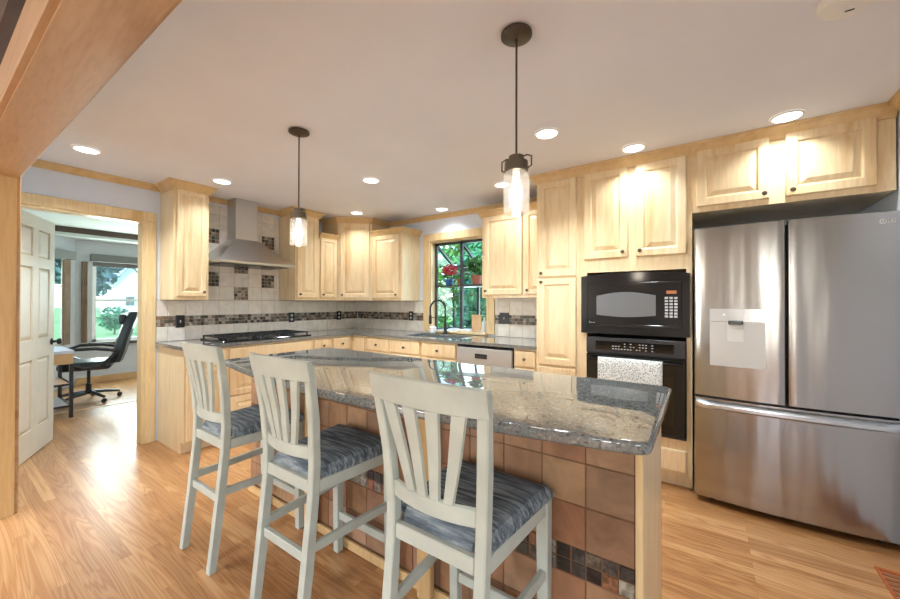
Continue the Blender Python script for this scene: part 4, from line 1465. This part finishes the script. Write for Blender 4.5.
def pendant(x, y, label):
    t = thing('pendant_light', label, 'pendant light', (x, y, HC), 0, 'jar pendants over the island')
    bm = B(); lathe(bm, [(0.05, -0.001), (0.062, -0.004), (0.062, -0.014), (0.045, -0.022), (0.012, -0.026)], (0, 0, 0), 28); obj('canopy', bm, MT['bronze'], t, smooth=True)
    bm = B(); tube(bm, [(0, 0, -0.02), (0, 0, -0.50)], 0.0045, 8); obj('stem', bm, MT['bronze'], t)
    bm = B(); lathe(bm, [(0.012, -0.49), (0.03, -0.497), (0.032, -0.515), (0.046, -0.52), (0.048, -0.555), (0.044, -0.56)], (0, 0, 0), 24); cap_ = obj('cap', bm, MT['pewter'], t, smooth=True)
    for s_ in (-1, 1):
        bm = B(); tube(bm, [(s_ * 0.02, 0, -0.505), (s_ * 0.045, 0, -0.50), (s_ * 0.064, 0, -0.508), (s_ * 0.064, 0, -0.545), (s_ * 0.05, 0, -0.552)], 0.003, 6); obj('wire_bail', bm, MT['bronze'], t)
    bm = B(); lathe(bm, [(0.042, -0.562), (0.052, -0.575), (0.052, -0.718), (0.046, -0.728), (0.044, -0.726), (0.0495, -0.716), (0.0495, -0.577), (0.040, -0.565)], (0, 0, 0), 28, cap=False)
    obj('glass_jar', bm, MT['jar'], t, smooth=True)
    bm = B(); lathe(bm, [(0.012, -0.56), (0.013, -0.59), (0.020, -0.62), (0.026, -0.65), (0.021, -0.675), (0.007, -0.69)], (0, 0, 0), 20); obj('bulb', bm, MT['bulb'], t, smooth=True)
    d = bpy.data.lights.new('bulb_glow', 'POINT'); d.energy = 2; d.color = (1, 0.88, 0.72); d.shadow_soft_size = 0.045
    o = bpy.data.objects.new('bulb_glow', d); COL.objects.link(o); o.parent = t; o.location = (0, 0, -0.78)
    return t
pendant(3.59, -2.295, 'glass jar pendant light nearer the refrigerator end of the island')
pendant(2.10, -2.30, 'glass jar pendant light farther off, in front of the range hood cabinets')

sd = thing('smoke_detector', 'white round smoke detector on the ceiling', 'smoke detector', (4.635, -1.79, HC))
bm = B(); lathe(bm, [(0.088, -0.001), (0.088, -0.012), (0.080, -0.018), (0.078, -0.030), (0.060, -0.036), (0.01, -0.037)], (0, 0, 0), 32); obj('housing', bm, MT['white'], sd, smooth=True)
bm = B(); box(bm, -0.012, 0.012, 0.02, 0.026, -0.0385, -0.0365); obj('sensor_slot', bm, MT['charcoal'], sd)

# ------------------------------------------------------------------ wall plates
def outlet(loc, rz, label, switch=False, w=0.075, h=0.12):
    t = thing('wall_switch' if switch else 'power_outlet', label, 'switch' if switch else 'outlet', loc, rz)
    bm = B(); loops_panel(bm, w, h, [(0, 0), (0, -0.004), (0.006, -0.007)], -w / 2, -h / 2); obj('cover_plate', bm, MT['charcoal'], t)
    if switch:
        bm = B(); box(bm, -0.004, 0.004, -0.016, -0.0072, -0.012, 0.012); obj('toggle', bm, MT['keys'], t)
    else:
        for s_ in (-1, 1):
            bm = B(); lathe(bm, [(0.015, 0.0), (0.015, -0.002)], (0, -0.0072, s_ * 0.024), 14, 'y'); obj('socket', bm, MT['keys'], t)
    return t
outlet((0.0105, -2.228, 1.107), R90, 'dark grey switch plate in the mosaic band by the doorway', True)
outlet((0.0105, -1.057, 1.107), R90, 'dark outlet plate with pale sockets right of the cooktop')
outlet((0.0105, -0.345, 1.11), R90, 'dark outlet plate with pale sockets near the inner corner')
outlet((1.052, -0.0105, 1.118), 0, 'dark outlet plate with pale sockets left of the sink window')
outlet((2.40, -0.0105, 1.125), 0, 'wide dark switch plate above the dishwasher counter', True, w=0.115)

# floor vent
fv = thing('floor_vent', 'reddish wood floor vent in front of the refrigerator', 'floor vent', (4.89, -1.36, 0))
bm = B()
box(bm, 0, 0.36, 0, 0.022, 0, 0.006); box(bm, 0, 0.36, 0.348 + 0.03, 0.40, 0, 0.006); box(bm, 0, 0.022, 0.022, 0.378, 0, 0.006); box(bm, 0.338, 0.36, 0.022, 0.378, 0, 0.006)
bmesh.ops.scale(bm, vec=(0.47, 1, 1), verts=bm.verts)
obj('frame', bm, MT['redwood'], fv)
bm = B()
for k in range(9):
    box(bm, 0.011, 0.158, 0.03 + k * 0.039, 0.03 + k * 0.039 + 0.022, 0.0005, 0.005)
obj('slat', bm, plain('red_brown_slats', (150, 96, 66), 0.4), fv)

# ------------------------------------------------------------------ office door, hinge side at the left jamb
dlen = 0.775
dang = math.atan2(0.316, -0.71)
od = thing('door_1', 'open cream six panel door swung into the office', 'door', (-0.10, -3.272, 0.008), dang)
od['kind'] = 'structure'
bm = B()
# slab with recessed panels on both faces
st_, rw = 0.105, (dlen - 0.105 * 3) / 2
cells = []
for (z0, z1) in ((0.22, 0.80), (0.97, 1.58), (1.67, 1.91)):
    for k in range(2):
        cells.append((st_ + k * (rw + st_), st_ + k * (rw + st_) + rw, z0, z1))
xs_ = sorted({0, dlen} | {c[0] for c in cells} | {c[1] for c in cells})
zs_ = sorted({0, 2.02} | {c[2] for c in cells} | {c[3] for c in cells})
T = 0.035
for i in range(len(xs_) - 1):
    for j in range(len(zs_) - 1):
        xa, xb, za, zb = xs_[i], xs_[i + 1], zs_[j], zs_[j + 1]
        ispan = any(abs(c[0] - xa) < 1e-6 and abs(c[1] - xb) < 1e-6 and abs(c[2] - za) < 1e-6 and abs(c[3] - zb) < 1e-6 for c in cells)
        if not ispan:
            box(bm, xa, xb, 0, T, za, zb)
        else:
            box(bm, xa, xb, 0.011, T - 0.011, za, zb)
obj('slab', bm, MT['whitedoor'], od)
bm = B()
bm2 = B()
for c in cells:
    for side in (0, 1):
        y_ = (T - 0.0105) if side else 0.0105
        s_ = 1 if side else -1
        w, h = c[1] - c[0], c[3] - c[2]
        # sloped bevel ring then raised field
        ring = []
        for ins, yy in ((0.002, y_), (0.012, y_), (0.035, y_ + s_ * 0.008)):
            ring.append([(c[0] + ins, yy, c[2] + ins), (c[1] - ins, yy, c[2] + ins), (c[1] - ins, yy, c[3] - ins), (c[0] + ins, yy, c[3] - ins)])
        vv = [[bm.verts.new(p) for p in r] for r in ring[1:]]
        for k in range(4):
            bm.faces.new((vv[0][k], vv[0][(k + 1) % 4], vv[1][(k + 1) % 4], vv[1][k]))
        bm.faces.new(vv[1])
        vv = [[bm2.verts.new(p) for p in r] for r in ring[:2]]
        for k in range(4):
            bm2.faces.new((vv[0][k], vv[0][(k + 1) % 4], vv[1][(k + 1) % 4], vv[1][k]))
obj('panel', bm, MT['whitedoor'], od)
obj('panel_edge', bm2, MT['bevel_reflection'], od)
for s_ in (-1, 1):
    bm = B()
    y_ = T if s_ > 0 else 0
    lathe(bm, [(0.030, s_ * 0.001), (0.030, s_ * 0.006), (0.012, s_ * 0.012), (0.012, s_ * 0.035), (0.026, s_ * 0.042), (0.028, s_ * 0.058), (0.016, s_ * 0.068)], (dlen - 0.06, y_, 0.92), 16, 'y')
    obj('knob', bm, MT['blackmatte'], od, smooth=True)
for z in (0.25, 1.0, 1.78):
    bm = B(); lathe(bm, [(0.008, z - 0.05), (0.008, z + 0.05)], (-0.004, T + 0.004, 0), 10); box(bm, 0.0, 0.035, T, T + 0.003, z - 0.045, z + 0.045); obj('hinge', bm, MT['blackmatte'], od)

# ------------------------------------------------------------------ office desk and chair
dk = thing('desk', 'desk with wood top and dark metal frame seen past the open office door', 'desk', (-2.25, -2.69, 0))
bm = B(); box(bm, 0, 0.65, -1.1, 0, 0.715, 0.75, 0.003); obj('desktop', bm, plain('desk_top_pale', (216, 220, 232), 0.3), dk)
bm = B(); box(bm, 0.005, 0.645, -1.095, -0.005, 0.60, 0.7149); obj('drawer_box', bm, MT['deskwood'], dk)
for x, y in ((0.02, -0.02), (0.63, -0.02), (0.02, -1.08), (0.63, -1.08)):
    bm = B(); box(bm, x - 0.016, x + 0.016, y - 0.016, y + 0.016, 0, 0.5999); obj('leg', bm, MT['charcoal'], dk)
for z in (0.12, 0.36):
    bm = B(); box(bm, 0.037, 0.613, -1.06, -0.037, z, z + 0.02); obj('shelf', bm, MT['deskwood'] if z > 0.2 else MT['keys'], dk)
    bm = B(); bar(bm, (0.63, -1.064, z + 0.01), (0.63, -0.036, z + 0.01), 0.02, 0.02); bar(bm, (0.037, -0.02, z + 0.01), (0.613, -0.02, z + 0.01), 0.02, 0.02); obj('rail', bm, MT['charcoal'], dk)

ch = thing('office_chair', 'black leather high-back office chair on a five star base by the office window', 'chair', (-2.42, -2.42, 0), math.radians(72))
# local: chair faces -x, back towards +x ... rotated below
Lm = MT['leather']
for k in range(5):
    a = 2 * PI * k / 5 + 0.3
    bm = B(); tube(bm, [(0.03 * math.cos(a), 0.03 * math.sin(a), 0.11), (0.17 * math.cos(a), 0.17 * math.sin(a), 0.10), (0.31 * math.cos(a), 0.31 * math.sin(a), 0.075)], [0.028, 0.022, 0.016], 8)
    lg = obj('leg', bm, MT['charcoal'], ch, smooth=True)
    bm = B(); 
    c_, s_ = math.cos(a), math.sin(a)
    for o_ in (-0.016, 0.016):
        lathe(bm, [(0.022, -0.009), (0.027, -0.004), (0.027, 0.004), (0.022, 0.009)], (0, o_, 0), 12, 'y')
    obj('caster', bm, MT['blackmatte'], lg, (0.31 * c_, 0.31 * s_, 0.028))
bm = B(); lathe(bm, [(0.03, 0.10), (0.03, 0.22), (0.018, 0.23), (0.018, 0.40), (0.06, 0.41)], (0, 0, 0), 14); obj('gas_lift', bm, MT['blackmatte'], ch, smooth=True)
bm = B(); box(bm, -0.26, 0.24, -0.25, 0.25, 0.42, 0.53, 0.045, 3); obj('seat', bm, Lm, ch, smooth=True)
bm = B()
prof = [(0.25, 0.50, 0.24), (0.29, 0.62, 0.25), (0.33, 0.80, 0.25), (0.38, 0.98, 0.24), (0.42, 1.10, 0.20), (0.44, 1.16, 0.15)]
rings = []
for x, z, w in prof:
    rings.append([bm.verts.new((x + dx, yy * w, z + dz)) for yy, dx, dz in ((-1, 0.03, 0), (-0.9, -0.03, 0), (-0.3, -0.055, 0.0), (0.3, -0.055, 0.0), (0.9, -0.03, 0), (1, 0.03, 0), (0.9, 0.07, 0), (0, 0.085, 0), (-0.9, 0.07, 0))])
for a, b_ in zip(rings, rings[1:]):
    for i in range(9):
        bm.faces.new((a[i], a[(i + 1) % 9], b_[(i + 1) % 9], b_[i]))
bm.faces.new(rings[0][::-1]); bm.faces.new(rings[-1])
obj('backrest', bm, Lm, ch, smooth=True)
bm = B(); box(bm, 0.30, 0.38, -0.18, 0.18, 0.99, 1.13, 0.035, 3); obj('headrest', bm, Lm, ch, smooth=True)
for s_ in (-1, 1):
    bm = B()
    tube(bm, [(0.30, s_ * 0.27, 0.66), (0.10, s_ * 0.30, 0.70), (-0.12, s_ * 0.30, 0.70), (-0.24, s_ * 0.29, 0.66), (-0.20, s_ * 0.28, 0.54), (0.0, s_ * 0.27, 0.45), (0.14, s_ * 0.27, 0.47), (0.28, s_ * 0.27, 0.62)], 0.02, 8)
    obj('armrest', bm, MT['charcoal'], ch, smooth=True)

# ------------------------------------------------------------------ things at the garden window
def leaves(bm, c, r, n, size, squash=1.0, seed=1):
    rnd = random.Random(seed)
    for _ in range(n):
        while True:
            p = Vector((rnd.uniform(-1, 1), rnd.uniform(-1, 1), rnd.uniform(-1, 1)))
            if 0.25 < p.length < 1: break
        p = Vector((p.x * r[0], p.y * r[1], p.z * r[2])) + Vector(c)
        a = Vector((rnd.uniform(-1, 1), rnd.uniform(-1, 1), rnd.uniform(-.6, .6))).normalized()
        b_ = a.cross(Vector((rnd.uniform(-1, 1), rnd.uniform(-1, 1), rnd.uniform(-1, 1)))).normalized()
        s_ = size * rnd.uniform(0.6, 1.3)
        nn = a.cross(b_) * s_ * 0.2
        v = [bm.verts.new(q) for q in (p - a * s_, p - b_ * s_ * 0.45 + nn, p + a * s_, p + b_ * s_ * 0.45 + nn)]
        bm.faces.new(v)

def pot(bm, r, h):
    lathe(bm, [(r * 0.7, 0), (r, h), (r * 1.08, h), (r * 1.08, h - 0.012), (r * 0.95, h - 0.004)], (0, 0, 0), 18)
SHZ = 1.5125
pf = thing('potted_flowers', 'red flowering plant in a blue pot on the garden window shelf', 'plant', (1.455, 0.28, SHZ))
bm = B(); pot(bm, 0.065, 0.085); obj('pot', bm, MT['bluepot'], pf, smooth=True)
bm = B(); leaves(bm, (0, 0, 0.13), (0.085, 0.08, 0.05), 70, 0.028, seed=4); obj('leaves', bm, MT['leaf'], pf)
bm = B(); leaves(bm, (0.01, -0.01, 0.20), (0.11, 0.09, 0.075), 190, 0.026, seed=5); obj('flowers', bm, MT['carmine'], pf)
pg = thing('potted_plant', 'bushy green plant in a terracotta pot on the garden window shelf', 'plant', (1.86, 0.30, SHZ))
bm = B(); pot(bm, 0.07, 0.12); obj('pot', bm, MT['terracotta'], pg, smooth=True)
bm = B(); leaves(bm, (-0.0, 0, 0.24), (0.13, 0.10, 0.11), 260, 0.035, seed=6); obj('leaves', bm, MT['leaf'], pg)
ph = thing('trailing_plant', 'trailing green plant in a small pot spilling below the garden window shelf', 'plant', (1.70, 0.17, SHZ))
bm = B(); pot(bm, 0.045, 0.07); obj('pot', bm, MT['terracotta'], ph, smooth=True)
bm = B(); leaves(bm, (0, -0.01, 0.09), (0.07, 0.06, 0.04), 60, 0.026, seed=8); leaves(bm, (-0.005, -0.105, -0.14), (0.06, 0.02, 0.20), 120, 0.026, seed=9); obj('leaves', bm, MT['leaf'], ph)
# ledge and counter things
bm = B(); lathe(bm, [(0.035, 0), (0.045, 0.01), (0.045, 0.07), (0.03, 0.085), (0.01, 0.088)], (1.47, -0.09, CT1 + 0.0005), 20)
tag(obj('soap_dish', bm, MT['dishwhite'], smooth=True), 'small white crock left of the faucet', 'crock')
cb = thing('cutting_board', 'pale wooden board standing on the window ledge right of the faucet', 'cutting board', (1.99, 0.085, 0.9505))
bm = B(); box(bm, -0.065, 0.065, -0.008, 0.008, 0, 0.20, 0.006, 2); obj('board', bm, MT['boardwood'], cb)
bm = B(); lathe(bm, [(0.03, 0), (0.034, 0.01), (0.034, 0.11), (0.012, 0.14), (0.012, 0.17)], (2.115, 0.05, 0.9505), 18)
tag(obj('bottle', bm, plain('pale_bottle', (206, 214, 214), 0.2), smooth=True), 'pale bottle in the right corner of the window ledge', 'bottle')
bm = B(); box(bm, 1.72, 1.93, 0.01, 0.09, 0.9505, 0.975, 0.006, 2)
tag(obj('sponge_tray', bm, MT['dishwhite']), 'low white tray on the ledge behind the faucet', 'tray')

# ------------------------------------------------------------------ outdoors
bm = B(); box(bm, -140, 30, 0.7, 90, -0.6, -0.5); box(bm, -140, -5.0, -60, 0.7, -0.6, -0.5)
struct('ground', bm, MT['grass'], 'lawn outside the windows')
def tree(name, label, loc, r, h, n, size, mat, trunk=0.12, seed=1, group=None, cat='tree'):
    t = thing(name, label, cat, loc, 0, group)
    bm = B(); tube(bm, [(0, 0, 0), (0.03, 0.02, h * 0.5), (0, 0, h * 0.8)], [trunk, trunk * 0.7, trunk * 0.3], 8); obj('trunk', bm, MT['bark'], t)
    bm = B(); leaves(bm, (0, 0, h * 0.58), (r, r, h * 0.44), n, size, seed=seed); obj('foliage', bm, mat, t)
tree('shrub', 'leafy green shrub close outside the garden window, left side', (1.2, 2.3, -0.5), 0.95, 3.2, 1500, 0.11, MT['leafdark'], 0.05, 21, cat='shrub')
tree('shrub', 'leafy green shrub outside the garden window, right side', (-0.6, 4.0, -0.5), 0.95, 3.6, 1500, 0.13, MT['leaf'], 0.05, 22, cat='shrub')
tree('tree', 'tall tree behind the shrubs outside the garden window', (-2.0, 8.6, -0.5), 2.1, 6.4, 2200, 0.22, MT['leafdark'], 0.15, 23)
tree('tree', 'bluish tree farther off outside the garden window', (-5.6, 6.2, -0.5), 1.9, 6.5, 1800, 0.2, MT['leafblue'], 0.15, 24)
tree('tree', 'tall light green tree outside the right half of the garden window', (1.6, 5.6, -0.5), 1.5, 5.6, 1600, 0.2, MT['leafdark'], 0.15, 25)
# house and trees seen through the office window
hs = thing('house', 'white gabled house across the lawn, seen through the office window', 'house', (-60.0, 10.5, -0.5), 0.0)
bm = B()
w, d, h, rh = 3.6, 6.0, 4.2, 2.4
ring = [(0, 0), (w, 0), (w, h), (w / 2, h + rh), (0, h)]
va = [bm.verts.new((0, y_, z_)) for y_, z_ in ring]; vb = [bm.verts.new((-d, y_, z_)) for y_, z_ in ring]
bm.faces.new(va); bm.faces.new(vb[::-1])
for i in range(5):
    bm.faces.new((va[i], va[(i + 1) % 5], vb[(i + 1) % 5], vb[i]))
obj('wall', bm, MT['housewhite'], hs)
bm = B()
for s_ in (0, 1):
    ya, yb = (-0.3, w / 2) if s_ == 0 else (w + 0.3, w / 2)
    za = h - 0.25
    zb = h + rh + 0.05
    hexa(bm, [(0.35, ya, za), (0.35, yb, zb), (-d - 0.3, yb, zb), (-d - 0.3, ya, za)], [(0.35, ya, za + 0.16), (0.35, yb, zb + 0.16), (-d - 0.3, yb, zb + 0.16), (-d - 0.3, ya, za + 0.16)])
obj('roof', bm, MT['houseroof'], hs)
for yy in (1.3,):
    bm = B(); box(bm, 0.01, 0.05, yy, yy + 0.9, 1.2, 2.4); obj('window', bm, MT['blind'], hs)
bm = B(); box(bm, -5.0, -1.0, w + 0.35, w + 8.0, 0, 3.8); obj('wall', bm, MT['housewhite'], hs)
bm = B(); hexa(bm, [(-0.5, w + 0.35, 3.8), (-0.5, w + 8.3, 3.8), (-3.0, w + 8.3, 6.2), (-3.0, w + 0.35, 6.2)], [(-0.5, w + 0.35, 3.95), (-0.5, w + 8.3, 3.95), (-3.0, w + 8.3, 6.35), (-3.0, w + 0.35, 6.35)]); obj('roof', bm, MT['houseroof'], hs)
tree('tree', 'dark conifer left of the white house', (-40.0, 4.3, -0.5), 2.6, 13.0, 2600, 0.42, MT['leafblue'], 0.2, 31)
tree('tree', 'dark conifer behind the white house', (-78.0, 11.5, -0.5), 6.0, 22.0, 2600, 0.9, MT['leafblue'], 0.25, 32)
tree('tree', 'bluish tree behind the white house on its right', (-78.0, 25.0, -0.5), 6.5, 21.0, 2400, 0.9, MT['leafblue'], 0.25, 33)
tree('shrub', 'low rounded bush on the lawn before the white house', (-22.0, 2.2, -0.5), 0.7, 1.5, 600, 0.12, MT['leafdark'], 0.04, 34, cat='shrub')
tree('tree', 'dense tree outside the narrow bay window', (-15.0, -4.5, -0.5), 2.6, 7.0, 2000, 0.3, MT['leafblue'], 0.2, 35)
